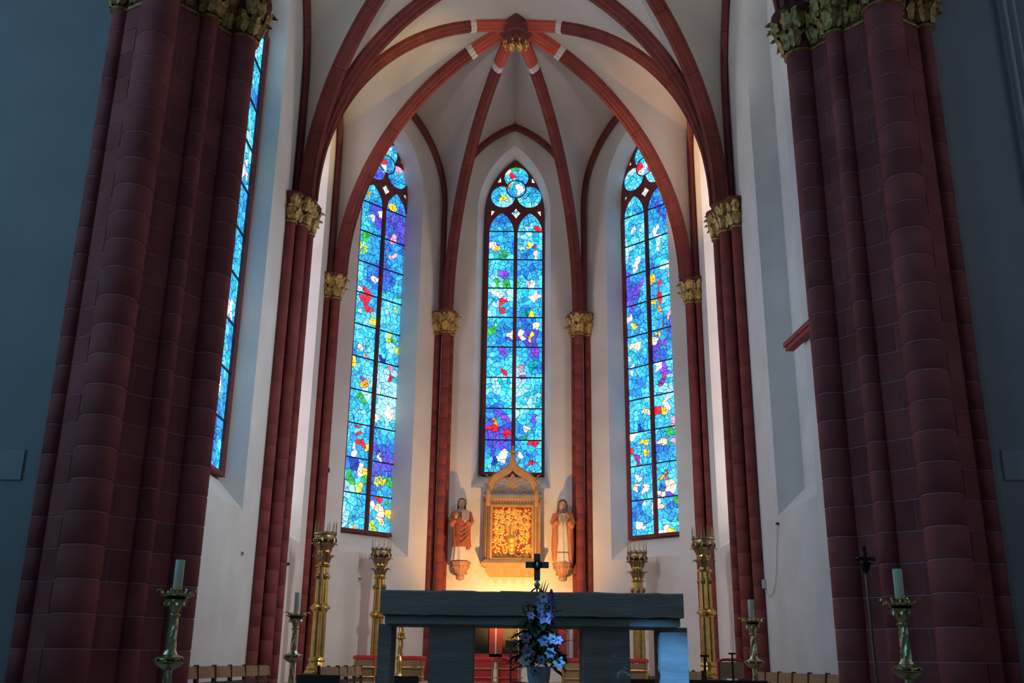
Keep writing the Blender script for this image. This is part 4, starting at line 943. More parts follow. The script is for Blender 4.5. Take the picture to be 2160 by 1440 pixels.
for s in (-1, 1):
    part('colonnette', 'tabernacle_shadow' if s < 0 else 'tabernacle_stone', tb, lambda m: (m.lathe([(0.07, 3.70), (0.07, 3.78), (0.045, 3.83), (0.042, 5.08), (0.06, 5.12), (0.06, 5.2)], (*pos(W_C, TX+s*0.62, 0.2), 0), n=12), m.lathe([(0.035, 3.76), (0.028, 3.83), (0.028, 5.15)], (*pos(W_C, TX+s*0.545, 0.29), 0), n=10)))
door = plate([[(-0.45, 3.83), (0.45, 3.83), (0.45, 5.01), (-0.45, 5.01)]], 0.04, TP_(0.16)).build('relief_door', 'relief_red', tb, smooth=0)
rm = MB(); rng = random.Random(4)
def rleaf(cx, cz, L, w, ang, lift):
    ca, sa = math.cos(ang), math.sin(ang); pts = [(L*0.5-L*0.5*math.cos(t), w*1.1*math.sin(t)*(1.15-0.35*(1-math.cos(t))/2), 0.158) for t in [2*PI*k/10 for k in range(10)]] + [(L*0.42, 0, 0.166+lift)]
    rm.add([W_C.P(TX+cx+x*ca-y*sa, cz+x*sa+y*ca, n) for x, y, n in pts], [(k, (k+1) % 10, 10) for k in range(10)])
for i in range(34):                                      # heart-shaped leaves in ranks around the stem
    row = i//6; col = i % 6; x = (col-2.5)*0.145+rng.uniform(-.02, .02); z = 4.30+row*0.118+rng.uniform(-.02, .02)
    if abs(x) < 0.06 and z < 4.7: continue
    ang = math.atan2(0.6, x)+rng.uniform(-.5, .5); rleaf(x-0.05*math.cos(ang), z-0.05*math.sin(ang), 0.125, 0.05, ang, 0.035); rleaf(x, z, 0.09, 0.022, ang+1.5, 0.03)
for i in range(330):
    x = rng.uniform(-0.42, 0.42); z = rng.uniform(3.86, 4.97)
    if abs(x) < 0.09 and z < 4.35: continue
    rleaf(x, z, rng.uniform(0.05, 0.10), rng.uniform(0.014, 0.030), rng.uniform(0, 6.28), 0.03)
for k in range(6): rm.tube([W_C.P(TX+0.02*(k-2.5), 4.30, 0.17), W_C.P(TX+0.05*(k-2.5), 4.5, 0.18), W_C.P(TX+0.13*(k-2.5), 4.62+0.04*(k % 2), 0.17)], [0.014, 0.012, 0.006], 6)
rm.tube([W_C.P(TX, 4.28, 0.175), W_C.P(TX, 4.6, 0.19), W_C.P(TX+0.01, 4.95, 0.17)], [0.02, 0.016, 0.004], 6)
for z in (3.86, 3.90): rm.tube([W_C.P(TX-0.43+0.86*i/30, z+0.012*math.sin(i*1.9), 0.17) for i in range(31)], 0.012, 6)
rl = rm.build('foliage_relief', 'relief_gold', door, smooth=70); rl['kind'] = 'stuff'
part('relief_vase', 'relief_gold', door, lambda m: m.lathe([(0.06, 3.93), (0.085, 3.96), (0.06, 4.0), (0.085, 4.06), (0.07, 4.10), (0.095, 4.14), (0.075, 4.2), (0.10, 4.25), (0.11, 4.29), (0.08, 4.3)], (*pos(W_C, TX, 0.15), 0), n=18))
part('cornice', 'slate', tb, lambda m: m.loft([[W_C.P(TX+s*hw, z, n) for s, n in ((-1, 0.0), (-1, d), (1, d), (1, 0.0))] for hw, d, z in ((0.62, 0.27, 5.2), (0.68, 0.33, 5.24), (0.69, 0.33, 5.27), (0.64, 0.16, 5.37))]), smooth=0)
part('base_ledge', 'tabernacle_stone', tb, lambda m: m.loft([[W_C.P(TX+s*hw, z, n) for s, n in ((-1, 0.0), (-1, d), (1, d), (1, 0.0))] for hw, d, z in ((0.62, 0.30, 3.64), (0.69, 0.36, 3.68), (0.69, 0.36, 3.73), (0.62, 0.31, 3.80))]), smooth=0)
fr_pts = [(-0.60, 3.66), (-0.60, 3.50)]
for i in range(6):
    c = -0.5+0.2*i
    fr_pts += [(c-0.06+0.055*math.cos(t), 3.50+0.05*math.sin(t)) for t in (PI, PI*0.75, PI*0.5, PI*0.3)] + [(c+0.0, 3.485), (c+0.025, 3.44), (c+0.05, 3.425), (c+0.075, 3.44), (c+0.095, 3.485)]
fr_pts += [(0.60, 3.50), (0.60, 3.66)]
plate([fr_pts], 0.10, TP_(0.30)).build('cusped_fringe', 'tabernacle_stone', tb, smooth=0)
part('corbel', 'tabernacle_stone', tb, lambda m: m.loft([[W_C.P(TX+s*hw, z, n) for s, n in ((-1, 0.0), (-1, d), (1, d), (1, 0.0))] for hw, d, z in ((0.50, 0.06, 3.44), (0.58, 0.2, 3.55), (0.61, 0.28, 3.66))]), smooth=0)
og = [(0.60, 5.22), (0.62, 5.42), (0.59, 5.56), (0.50, 5.70), (0.38, 5.80), (0.24, 5.88), (0.14, 5.95), (0.08, 6.04), (0.045, 6.14), (0.03, 6.22)]
ogi = [(0.44, 5.22), (0.465, 5.40), (0.44, 5.50), (0.36, 5.60), (0.26, 5.67), (0.14, 5.73), (0.06, 5.79), (0.0, 5.85)]
plate([[(-a, z) for a, z in og]+[(a, z) for a, z in reversed(og)]+[(a, z) for a, z in ogi]+[(-a, z) for a, z in reversed(ogi[:-1])]], 0.12, TP_(0.27)).build('ogee_gable', 'tabernacle_stone', tb, smooth=0)
part('gable_roll', 'tabernacle_stone', tb, lambda m: [m.tube([W_C.P(TX+s*(a-0.05*(1 if a > 0.1 else 0.2)), z-0.02, 0.275) for a, z in og], 0.022, 8) for s in (-1, 1)])
def tracery(m):
    for s in (-1, 1):
        m.tube([W_C.P(TX+s*x, z, 0.23) for x, z in ((-0.03, 5.40), (0.02, 5.47), (0.12, 5.53), (0.26, 5.55), (0.38, 5.60))], 0.026, 6)
        m.tube([W_C.P(TX+s*x, z, 0.23) for x, z in ((-0.28, 5.68), (-0.12, 5.62), (0.02, 5.53), (0.11, 5.44), (0.26, 5.38), (0.40, 5.43), (0.48, 5.40))], 0.026, 6)
        m.tube([W_C.P(TX+s*x, z, 0.23) for x, z in ((0.0, 5.55), (0.06, 5.64), (0.0, 5.76))], 0.022, 6)
        m.tube([W_C.P(TX+s*x, z, 0.23) for x, z in ((0.40, 5.43), (0.36, 5.35), (0.42, 5.30))], 0.012, 6)
        m.tube([W_C.P(TX+s*x, z, 0.23) for x, z in ((0.2, 5.40), (0.19, 5.33))], [0.012, 0.018], 6)
    m.tube([W_C.P(TX, 5.42, 0.23), W_C.P(TX, 5.30, 0.23)], [0.016, 0.022], 6)
part('gable_tracery', 'tabernacle_stone', tb, tracery)
for s in (-1, 1):
    for a, z in ((0.62, 5.48), (0.55, 5.64), (0.42, 5.78), (0.26, 5.88), (0.12, 6.0), (0.06, 6.14)):
        p = W_C.P(TX+s*a, z, 0.21)
        link('crocket', leafmesh(0.14, 'tabernacle_stone', 1.4), tb, Matrix.Translation(p-wloc(tb)) @ Matrix.Rotation(0 if s > 0 else PI, 4, 'Z'))
    part('gable_foot', 'tabernacle_stone', tb, lambda m: m.lathe([(0.05, 5.0), (0.07, 5.06), (0.055, 5.12), (0.07, 5.2), (0.06, 5.36), (0.03, 5.4)], (*pos(W_C, TX+s*0.56, 0.30), 0), n=10))
part('finial', 'tabernacle_stone', tb, lambda m: (m.lathe([(0.03, 6.18), (0.028, 6.25), (0.07, 6.27), (0.075, 6.30), (0.03, 6.33), (0.02, 6.38), (0.035, 6.41), (0.004, 6.46)], (*pos(W_C, TX, 0.21), 0), n=10), m.box((*pos(W_C, TX, 0.21), 6.29), (0.19, 0.05, 0.035))))

# ---- carved saints on consoles
def hand(m, p, d, side, s=1.0):
    """palm and five curled fingers; d = pointing direction"""
    p = Vector(p); d = Vector(d).normalized(); u = d.cross(Vector((0, 1, 0))).normalized()*side; n = u.cross(d)
    m.tube([p-d*0.03*s, p, p+d*0.045*s], [0.022*s, 0.03*s, 0.03*s], 8)
    for i, L in enumerate((0.045, 0.052, 0.05, 0.04)):
        b = p+d*0.04*s+u*(i-1.5)*0.014*s; m.tube([b, b+d*L*0.55*s, b+d*L*0.9*s-n*0.02*s*side], [0.008*s, 0.0075*s, 0.005*s], 6)
    b = p-u*0.028*s; m.tube([b, b-u*0.012*s+d*0.03*s, b-u*0.006*s+d*0.055*s], [0.009*s, 0.009*s, 0.006*s], 6)
def statue(cx, z0, label, robe, inner, hairlong, kind):
    cy = 22.72; root = thing('saint_statue', (cx, cy, z0), label, 'statue')
    def rings(spec, k, amp, ph=0.0, n=72, openf=None):
        out = []
        for (h, rx, ry, ox, oy) in spec:
            rr = []
            for j in range(n):
                a = 2*PI*j/n; f = 1+amp*1.5*(abs(math.sin(k*0.5*a+ph+h*0.9))-0.6)*(1.15-0.5*h)+amp*0.35*math.sin(2*k*a+1+ph+3*h)
                rr.append((cx+ox+rx*f*math.cos(a), cy+oy+ry*f*math.sin(a), z0+h))
            out.append(rr)
        return out
    part('alb', 'robe_white', root, lambda m: m.loft(rings([(0.0, 0.205, 0.125, 0, 0), (0.03, 0.20, 0.12, 0, 0), (0.2, 0.18, 0.115, 0, 0), (0.5, 0.165, 0.11, 0, -0.01), (0.8, 0.15, 0.10, 0, -0.01), (1.05, 0.14, 0.085, 0, 0), (1.12, 0.07, 0.06, 0, 0)], 10, 0.12)))
    if kind == 'book':
        part('mantle', robe, root, lambda m: m.loft(rings([(0.30, 0.225, 0.14, 0.01, 0), (0.34, 0.215, 0.135, 0.01, 0), (0.55, 0.205, 0.135, 0.005, -0.01), (0.75, 0.21, 0.14, 0, -0.02), (0.92, 0.215, 0.135, 0, -0.015), (1.05, 0.205, 0.12, 0, 0), (1.12, 0.15, 0.095, 0, 0.01), (1.155, 0.075, 0.07, 0, 0.01)], 7, 0.085, 0.7)))
        part('side_drape', robe, root, lambda m: m.loft([[(cx+0.17+0.04*math.cos(t)*w, cy-0.06+0.05*math.sin(t)*w, z0+h) for t in [2*PI*i/10 for i in range(10)]] for h, w in ((0.24, 1.0), (0.28, 1.2), (0.5, 1.1), (0.8, 0.9), (0.95, 0.5))]))
        part('collar', 'book_grey', root, lambda m: m.loft(rings([(1.07, 0.155, 0.125, 0, -0.01), (1.10, 0.15, 0.115, 0, -0.005), (1.15, 0.095, 0.085, 0, 0), (1.18, 0.06, 0.065, 0, 0)], 6, 0.03)))
        part('drape_folds', robe, root, lambda m: [m.tube([(cx-0.16+0.02*q, cy-0.13, z0+1.0-0.10*q), (cx-0.08, cy-0.165, z0+0.82-0.12*q), (cx+0.01, cy-0.17, z0+0.70-0.115*q), (cx+0.10, cy-0.155, z0+0.74-0.10*q), (cx+0.17, cy-0.11, z0+0.88-0.10*q)], [0.006, 0.016, 0.02, 0.016, 0.006], 8) for q in range(4)])
    else:                                               # open cloak on both sides of a white front
        for s in (-1, 1):
            part('cloak_side', robe, root, lambda m: m.loft([[(cx+s*(o+w*0.5+w*0.55*math.cos(t)*(1+0.12*math.sin(3*t+h*6))), cy+0.02+d*math.sin(t), z0+h) for t in [2*PI*i/18 for i in range(18)]] for h, o, w, d in
                 ((0.02, 0.13, 0.09, 0.10), (0.06, 0.12, 0.11, 0.12), (0.3, 0.09, 0.15, 0.13), (0.45, 0.06, 0.18, 0.14), (0.7, 0.075, 0.165, 0.14), (0.9, 0.09, 0.15, 0.13), (1.05, 0.08, 0.13, 0.115), (1.13, 0.04, 0.09, 0.08), (1.16, 0.02, 0.05, 0.06))]))
        part('hem_band', 'robe_brown', root, lambda m: m.loft(rings([(0.20, 0.186, 0.122, 0, 0), (0.225, 0.186, 0.122, 0, 0)], 10, 0.085), cap=False))
    part('sleeves', robe, root, lambda m: [m.tube([(cx+s*0.17, cy, z0+1.08), (cx+s*0.225, cy-0.05, z0+0.88), (cx+s*0.20, cy-0.10, z0+0.80), (cx+s*0.12, cy-0.16, z0+0.90 if s < 0 or kind != 'book' else z0+0.84)], [0.06, 0.068, 0.072, 0.05], 10) for s in (-1, 1)])
    hx = (-0.13, 0.11) if kind == 'book' else (-0.075, 0.075)
    for s, x, h in ((-1, hx[0], 0.95), (1, hx[1], 0.86 if kind == 'book' else 0.95)):
        part('hand', 'carved_flesh', root, lambda m: hand(m, (cx+x*0.9, cy-0.185, z0+h), (0.3*-s, -0.1, 1 if s < 0 or kind != 'book' else 0.5), s, 1.15))
    if kind == 'book':
        b = part('book', 'book_grey', root, lambda m: m.box((cx+0.10, cy-0.205, z0+0.985), (0.17, 0.05, 0.21), rz=0.15), smooth=0)
        part('book_pages', 'robe_white', b, lambda m: m.box((cx+0.10, cy-0.205, z0+0.985), (0.16, 0.036, 0.216), rz=0.15), smooth=0)
    else:
        part('small_book', 'book_grey', root, lambda m: m.box((cx, cy-0.215, z0+0.965), (0.12, 0.045, 0.15)), smooth=0)
        part('hood', 'robe_brown', root, lambda m: m.loft(rings([(1.02, 0.15, 0.10, 0, 0.03), (1.12, 0.14, 0.10, 0, 0.03), (1.2, 0.115, 0.095, 0, 0.035), (1.3, 0.115, 0.105, 0, 0.035), (1.38, 0.095, 0.09, 0, 0.03), (1.42, 0.05, 0.05, 0, 0.03)], 5, 0.03)))
    hd = part('head', 'carved_flesh', root, lambda m: (m.loft([[(cx+rx*math.cos(t), cy-0.012+oy+ry*math.sin(t), z0+h) for t in [2*PI*i/20 for i in range(20)]] for h, rx, ry, oy in
        ((1.10, 0.045, 0.045, 0.01), (1.16, 0.045, 0.047, 0.005), (1.18, 0.05, 0.06, -0.02), (1.205, 0.066, 0.082, -0.015), (1.25, 0.078, 0.092, -0.008), (1.30, 0.082, 0.096, 0), (1.35, 0.075, 0.088, 0.004), (1.385, 0.05, 0.06, 0.01), (1.40, 0.015, 0.02, 0.01))]),
        m.tube([(cx, cy-0.10, z0+1.30), (cx, cy-0.118, z0+1.265), (cx, cy-0.125, z0+1.25), (cx, cy-0.10, z0+1.243)], [0.007, 0.011, 0.014, 0.008], 8)))
    for s in (-1, 1):
        part('eye', 'carved_eye', hd, lambda m: m.ball((cx+s*0.03, cy-0.096, z0+1.29), (0.012, 0.008, 0.006), 8, 5))
        part('ear', 'carved_flesh', hd, lambda m: m.ball((cx+s*0.083, cy, z0+1.275), (0.01, 0.018, 0.028), 8, 5))
    part('mouth', 'robe_red', hd, lambda m: m.ball((cx, cy-0.10, z0+1.222), (0.02, 0.008, 0.005), 8, 5))
    part('hair', 'carved_hair', hd, lambda m: m.loft([[(cx+rx*(1+0.05*math.sin(7*t))*math.cos(t), cy+oy+ry*math.sin(t), z0+h) for t in [PI*(-0.16)+PI*1.32*i/16 for i in range(17)]] for h, rx, ry, oy in
        ((1.10 if hairlong else 1.2, 0.10, 0.09, 0.02), (1.18, 0.10, 0.095, 0.015), (1.25, 0.098, 0.10, 0.01), (1.32, 0.098, 0.105, 0.005), (1.375, 0.08, 0.09, 0.0), (1.41, 0.035, 0.045, 0.0))], closed=False))
    part('hair_cap', 'carved_hair', hd, lambda m: m.ball((cx, cy+0.012, z0+1.345), (0.090, 0.098, 0.072), 14, 8))
    return root
statue(-1.115, 3.77, 'carved saint in a red-brown mantle carrying a book on a wall console', 'robe_red', 'robe_white', True, 'book')
statue(1.20, 3.758, 'carved saint in an open orange cloak over white robe on a wall console', 'robe_orange', 'robe_white', False, 'cloak')
for cx, lab in ((-1.115, 'carved reddish stone console beneath the saint with the book'), (1.20, 'carved reddish stone console beneath the saint in the orange cloak')):
    c = thing('console', (cx, 22.86, 3.34), lab, 'console')
    part('bracket', 'console_stone', c, lambda m: m.lathe([(0.03, 0.0), (0.085, 0.02), (0.10, 0.08), (0.08, 0.13), (0.15, 0.20), (0.20, 0.27), (0.22, 0.30), (0.21, 0.33), (0.235, 0.36), (0.235, 0.415)], (cx, 22.80, 3.34), n=8), smooth=15)
    part('wall_block', 'console_stone', c, lambda m: m.box((cx, 22.96, 3.62), (0.3, 0.13, 0.26)), smooth=0)
    for i in range(7):
        a = -PI/2+(i-3)*0.42; link('leaf', leafmesh(0.16, 'console_stone', 1.3), c, Matrix.Translation(Vector((cx+0.12*math.cos(a), 22.80+0.12*math.sin(a), 3.50))-wloc(c)) @ Matrix.Rotation(a, 4, 'Z'))

# ---- dark grille in a red stone frame under the tabernacle
gr = thing('aumbry', (0.2, 22.95, 1.6), 'dark wall cupboard in a red stone frame under the tabernacle', 'cupboard')
for x0, x1 in ((-0.90, -0.43), (-0.14, 1.10)): part('dark_panel', 'gate_black', gr, lambda m: m.box(((x0+x1)/2, 22.98, 2.17), (x1-x0, 0.06, 0.80)), smooth=0)
for x0, x1 in ((-1.02, -0.90), (-0.43, -0.30), (-0.27, -0.14), (1.10, 1.28)): part('frame_post', 'red_stone', gr, lambda m: m.box(((x0+x1)/2, 22.94, 2.16), (x1-x0, 0.14, 0.90)), smooth=0)
part('centre_strip', 'rib_band', gr, lambda m: m.box((-0.285, 22.93, 2.16), (0.03, 0.12, 0.90)), smooth=0)
for z in (1.73, 2.62): part('frame_rail', 'red_stone', gr, lambda m: m.box((0.13, 22.94, z), (2.3, 0.14, 0.09)), smooth=0)
p = at(1094, 1362, 21.1)
ms = thing('microphone_stand', (p.x, 21.1, AP), 'thin bright metal stand in front of the dark wall cupboard', 'stand')
part('rod', 'silver', ms, lambda m: m.tube([(p.x, 21.1, AP), (p.x, 21.1, 2.45)], 0.012, 8))
part('cross_rod', 'silver', ms, lambda m: m.tube([(p.x-0.2, 21.1, p.z+0.05), (p.x+0.14, 21.1, p.z+0.05)], 0.008, 6))
part('foot', 'black_metal', ms, lambda m: m.lathe([(0.14, 0), (0.14, 0.02), (0.02, 0.04)], (p.x, 21.1, AP), n=16))

# ---- red sanctuary seats in the apse
def seat(x0, x1, y, lab, grp=None, red=False):
    cx = (x0+x1)/2; w = x1-x0; zt = 1.70
    r = thing('sanctuary_seat', (cx, y, AP), lab, 'seat', grp)
    part('cushion', 'red_cloth', r, lambda m: m.loft([[(cx+sx*(w/2-i_), y+sy*(0.22-i_), z) for sx, sy in ((-1, -1), (1, -1), (1, 1), (-1, 1))] for z, i_ in ((zt-0.09, 0.02), (zt-0.07, 0), (zt-0.03, 0), (zt, 0.03))]), smooth=30)
    part('apron', 'red_cloth' if red else 'chair_wood', r, lambda m: m.box((cx, y, zt-0.16), (w-0.04, 0.40, 0.13)), smooth=0)
    part('lower_panel', 'red_cloth' if red else 'chair_wood', r, lambda m: m.box((cx, y, (AP+zt-0.24)/2), (w-0.06, 0.36, zt-0.24-AP)), smooth=0)
    for z in (zt-0.22, zt-0.40): part('brass_rail', 'brass', r, lambda m: m.tube([(cx-w/2, y-0.22, z), (cx+w/2, y-0.22, z)], 0.013, 8))
    for s in (-1, 1): part('brass_post', 'brass', r, lambda m: m.tube([(cx+s*(w/2-0.05), y-0.235, AP), (cx+s*(w/2-0.05), y-0.235, zt-0.05)], 0.018, 8))
seat(-2.30, -1.72, 21.5, 'red cushioned wooden seat with brass rails beside the twisted brass candlestick')
seat(-0.82, -0.28, 21.5, 'red upholstered seat with brass rails in front of the dark wall cupboard', None, True)
seat(-0.26, 0.30, 21.5, 'red upholstered seat with brass rails behind the flower arrangement', None, True)
seat(1.08, 1.56, 21.5, 'red cushioned wooden seat with brass rails at the end of the wall cupboard')
seat(2.30, 2.76, 20.6, 'red cushioned stool in front of a candelabrum below the violet window')
seat(-3.05, -2.55, 20.6, 'red cushioned stool in front of a candelabrum below the green window')
tc = thing('twisted_candlestick', (-2.13, 20.4, AP), 'bright twisted brass candlestick seen through the altar legs', 'candlestick')
part('base', 'brass', tc, lambda m: m.lathe([(0.13, 0), (0.13, 0.03), (0.09, 0.08), (0.05, 0.2), (0.065, 0.36), (0.05, 0.42), (0.02, 0.52)], (-2.13, 20.4, AP), n=18))
part('stem', 'brass', tc, lambda m: m.lathe([(0.04, 0.5+0.03*i) for i in range(12)], (-2.13, 20.4, AP), n=20, flute=3, famp=0.35, twist=26))
part('knop', 'brass', tc, lambda m: m.lathe([(0.04, 0.80), (0.11, 0.83), (0.07, 0.86), (0.075, 0.92), (0.03, 0.97)], (-2.13, 20.4, AP), n=16))
part('upper_stem', 'brass', tc, lambda m: m.lathe([(0.038, 0.95+0.03*i) for i in range(14)], (-2.13, 20.4, AP), n=20, flute=3, famp=0.35, twist=26))
part('drip_pan', 'brass', tc, lambda m: m.lathe([(0.03, 1.33), (0.10, 1.36), (0.11, 1.38), (0.02, 1.385)], (-2.13, 20.4, AP), n=16))
# red armchair and two T-shaped stands by the choir
ac = thing('red_armchair', (3.15, 16.5, CH), 'red framed armchair with rounded back behind the choir chairs', 'chair')
pl = at(1515, 1400, 16.5); pr = at(1572, 1400, 16.5); zt = at(1540, 1391, 16.5).z; cx = (pl.x+pr.x)/2; hw = (pr.x-pl.x)/2
ac.location.x = cx
part('back_frame', 'red_cloth', ac, lambda m: m.tube([(cx-hw, 16.5, CH+0.4), (cx-hw, 16.5, zt-0.06), (cx-hw+0.04, 16.5, zt-0.015), (cx-hw+0.08, 16.5, zt), (cx+hw-0.08, 16.5, zt), (cx+hw-0.04, 16.5, zt-0.015), (cx+hw, 16.5, zt-0.06), (cx+hw, 16.5, CH+0.4)], 0.022, 8))
part('backrest', 'chair_wood', ac, lambda m: m.box((cx, 16.5, zt-0.16), (2*hw-0.05, 0.03, 0.25)), smooth=0)
part('seat', 'red_cloth', ac, lambda m: m.box((cx, 16.34, CH+0.42), (2*hw, 0.34, 0.08)), smooth=0)
for sx in (-1, 1):
    for yy in (16.22, 16.48): part('leg', 'chair_wood', ac, lambda m: m.box((cx+sx*(hw-0.03), yy, CH+0.19), (0.04, 0.04, 0.38)), smooth=0)
for x, y, Y in ((1486, 1383, 12.2), (1544, 1378, 14.6)):
    p = at(x, y, Y); t = thing('reading_stand', (p.x, Y, CH), 'small dark T-shaped stand beside '+('the large candelabrum and choir chairs' if x < 1500 else 'the red framed armchair'), 'stand')
    part('top_bar', 'black_metal', t, lambda m: m.box((p.x, Y, p.z), (0.10, 0.05, 0.022)), smooth=0)
    part('post', 'black_metal', t, lambda m: m.tube([(p.x, Y, CH), (p.x, Y, p.z-0.12), (p.x, Y, p.z)], [0.02, 0.016, 0.012], 8))
    part('foot', 'black_metal', t, lambda m: m.lathe([(0.12, 0), (0.12, 0.02), (0.02, 0.04)], (p.x, Y, CH), n=14))

# ---- choir chairs
def chair():
    r = bpy.data.objects.new('choir_chair', None); COL.objects.link(r); r.empty_display_size = 0.1
    part('backrest', 'chair_wood', r, lambda m: m.loft([[(x, -0.20+0.02*math.cos(x*4)+dy, z) for x in (-0.33, -0.11, 0.11, 0.33)]+[(x, -0.225+dy, z) for x in (0.33, 0.11, -0.11, -0.33)] for z, dy in ((0.69, 0.0), (0.83, -0.02))]), smooth=20)
    part('seat', 'chair_wood', r, lambda m: m.box((0, 0.02, 0.44), (0.60, 0.42, 0.035)), smooth=0)
    for s in (-1, 1):
        part('rear_leg', 'dark_wood', r, lambda m: m.obox((s*0.34, -0.16, 0), (s*0.34, -0.23, 0.845), 0.03, 0.04, (0, 1, 0)), smooth=0)
        part('front_leg', 'dark_wood', r, lambda m: m.box((s*0.30, 0.20, 0.21), (0.035, 0.035, 0.42)), smooth=0)
    part('stretcher', 'dark_wood', r, lambda m: m.box((0, -0.21, 0.62), (0.66, 0.025, 0.05)), smooth=0)
    return r
ch0 = chair(); n = 0
def put(x, y, rz, lab, grp):
    global n
    o = ch0 if n == 0 else copy_tree(ch0); n += 1
    o.location = (x, y, CH); o.rotation_euler.z = rz; tag(o, lab, 'chair', grp)
for i in range(6):
    put(-3.45, 11.95+0.74*i, -PI/2, 'tan choir chair along the narrow-window wall, '+ORD[i]+' from the pier', 'chairs along the window wall')
    put(3.60, 12.05+0.74*i, PI/2, 'tan choir chair along the cable wall, '+ORD[i]+' from the pier', 'chairs along the cable wall')
for i in range(4):
    put(-2.25, 14.35+0.74*i, -PI/2-0.22, 'tan choir chair in the inner row '+SIDE[-1]+', '+ORD[3-i]+' from the apse', 'inner chairs on the window side')
    put(2.35, 14.35+0.74*i, PI/2+0.22, 'tan choir chair in the inner row '+SIDE[1]+', '+ORD[3-i]+' from the apse', 'inner chairs on the cable side')
# dark solid-backed chairs turned away, just behind the altar
dk = None
for di, x in enumerate((672, 838, 1366, 1480, 1572)):
    p = at(x, 1423, 10.6)
    if dk is None:
        dk = bpy.data.objects.new('dark_chair', None); COL.objects.link(dk)
        zt_ = p.z-CH
        part('backrest', 'dark_wood', dk, lambda m: m.loft([[(-0.22, -0.015, z), (0.22, -0.015, z), (0.22, 0.015, z), (-0.22, 0.015, z)] for z in (0.40, zt_-0.01, zt_)]), smooth=0)
        part('seat', 'dark_wood', dk, lambda m: m.box((0, 0.22, 0.42), (0.44, 0.42, 0.04)), smooth=0)
        for sx in (-1, 1):
            for yy in (0.0, 0.40): part('leg', 'dark_wood', dk, lambda m: m.box((sx*0.2, yy, 0.2), (0.04, 0.04, 0.40)), smooth=0)
        o = dk
    else: o = copy_tree(dk)
    o.location = (p.x, 10.6, CH); tag(o, 'dark solid-backed chair behind the altar, '+ORD[di]+' from the narrow-window pier', 'chair', 'dark chairs behind the altar')

# ---- small fixtures
def onwall(x, y, W, n=0.0):
    d = ray(x, y); o = W.O+W.n*n; t = ((o-CAM).dot(W.n))/(d.dot(W.n)); return CAM+d*t
sp0 = at(1826, 1205, 10.55); sp1 = at(1849, 1432, 10.55)
sf = thing('processional_staff', (sp1.x, 10.55, CH), 'tall brass processional staff with dark foliate head leaning by the pier', 'staff')
sb = Vector((sp1.x, 10.55, CH)); d_ = (sp0-sp1).normalized()
part('pole', 'brass_dark', sf, lambda m: m.tube([sb, sp0], 0.014, 10))
part('foot', 'black_metal', sf, lambda m: m.lathe([(0.09, 0), (0.09, 0.05), (0.03, 0.12), (0.03, 0.3)], sb, n=14))
hd = part('head', 'black_metal', sf, lambda m: m.lathe([(0.016, -0.02), (0.04, 0.02), (0.055, 0.06), (0.03, 0.10), (0.02, 0.15), (0.03, 0.2), (0.01, 0.24)], sp0, n=10))
part('cross_arm', 'black_metal', hd, lambda m: (m.obox(sp0+Vector((-0.085, -0.01, 0.13)), sp0+Vector((0.085, -0.01, 0.13)), 0.02, 0.035), m.ball(sp0+Vector((-0.09, -0.01, 0.13)), 0.026, 8, 5), m.ball(sp0+Vector((0.09, -0.01, 0.13)), 0.026, 8, 5), m.ball(sp0+Vector((0, -0.01, 0.24)), 0.024, 8, 5)))
for i in range(6):
    a = 2*PI*i/6; link('leaf', leafmesh(0.09, 'black_metal', 1.5), hd, Matrix.Translation(sp0+Vector((0.03*math.cos(a), 0.03*math.sin(a), 0.02))-wloc(hd)) @ Matrix.Rotation(a, 4, 'Z'))
for x in (-0.088, 0.088): part('knob', 'silver', hd, lambda m: m.ball(sp0+Vector((x, -0.035, 0.135)), 0.008, 6, 4))
# wall cable and box
cpts = [(1640, 1104), (1639, 1150), (1638, 1195), (1636, 1230), (1631, 1250), (1623, 1258), (1617, 1252), (1613, 1238)]
cw = [onwall(x, y, W_QR, 0.02) for x, y in cpts]
t = thing('wall_cable', cw[-1], 'thin white cable looping down the choir wall to a small box', 'cable')
part('cord', 'white_plastic', t, lambda m: m.tube(cw, 0.006, 6)); part('box', 'white_plastic', t, lambda m: m.box(cw[-1]+Vector((0.0, 0, 0.05)), (0.06, 0.10, 0.14)), smooth=0)
part('clip', 'black_metal', t, lambda m: m.box(cw[0], (0.05, 0.05, 0.03)), smooth=0)
p = onwall(600, 1194, W_SL, 0.0); q = onwall(608, 1189, W_SL, 0.18)
t = thing('wall_hook', p, 'small dark hook arm on the plaster beside the triple shaft', 'hook'); part('arm', 'black_metal', t, lambda m: m.tube([p, (p+q)/2+Vector((0, 0, -0.02)), q], 0.012, 6)); part('tip', 'black_metal', t, lambda m: m.ball(q, 0.03, 8, 5))
for x, y, W, lab in ((511, 1167, W_QL, 'tiny label plate on the white choir wall above the chairs'), (760, 1220, W_DL, 'tiny label plate on the plaster below the green-patched window')):
    c = onwall(x, y, W, 0.008); t = thing('label_plate', c, lab, 'sign')
    part('plate', 'silver', t, lambda m: m.add([c+W.t*a+Vector((0, 0, b))+W.n*k for k in (0, 0.01) for a, b in ((-.05, -.025), (.05, -.025), (.05, .025), (-.05, .025))], [(0, 1, 2, 3), (7, 6, 5, 4), (0, 4, 5, 1), (1, 5, 6, 2), (2, 6, 7, 3), (3, 7, 4, 0)]), smooth=0)
    part('print', 'black_metal', t, lambda m: m.add([c+W.t*a+Vector((0, 0, b))+W.n*0.012 for x0 in (-.038, -.012, .014) for a, b in ((x0, -.012), (x0+.018, -.012), (x0+.018, .012), (x0, .012))], [(0, 1, 2, 3), (4, 5, 6, 7), (8, 9, 10, 11)]), smooth=0)
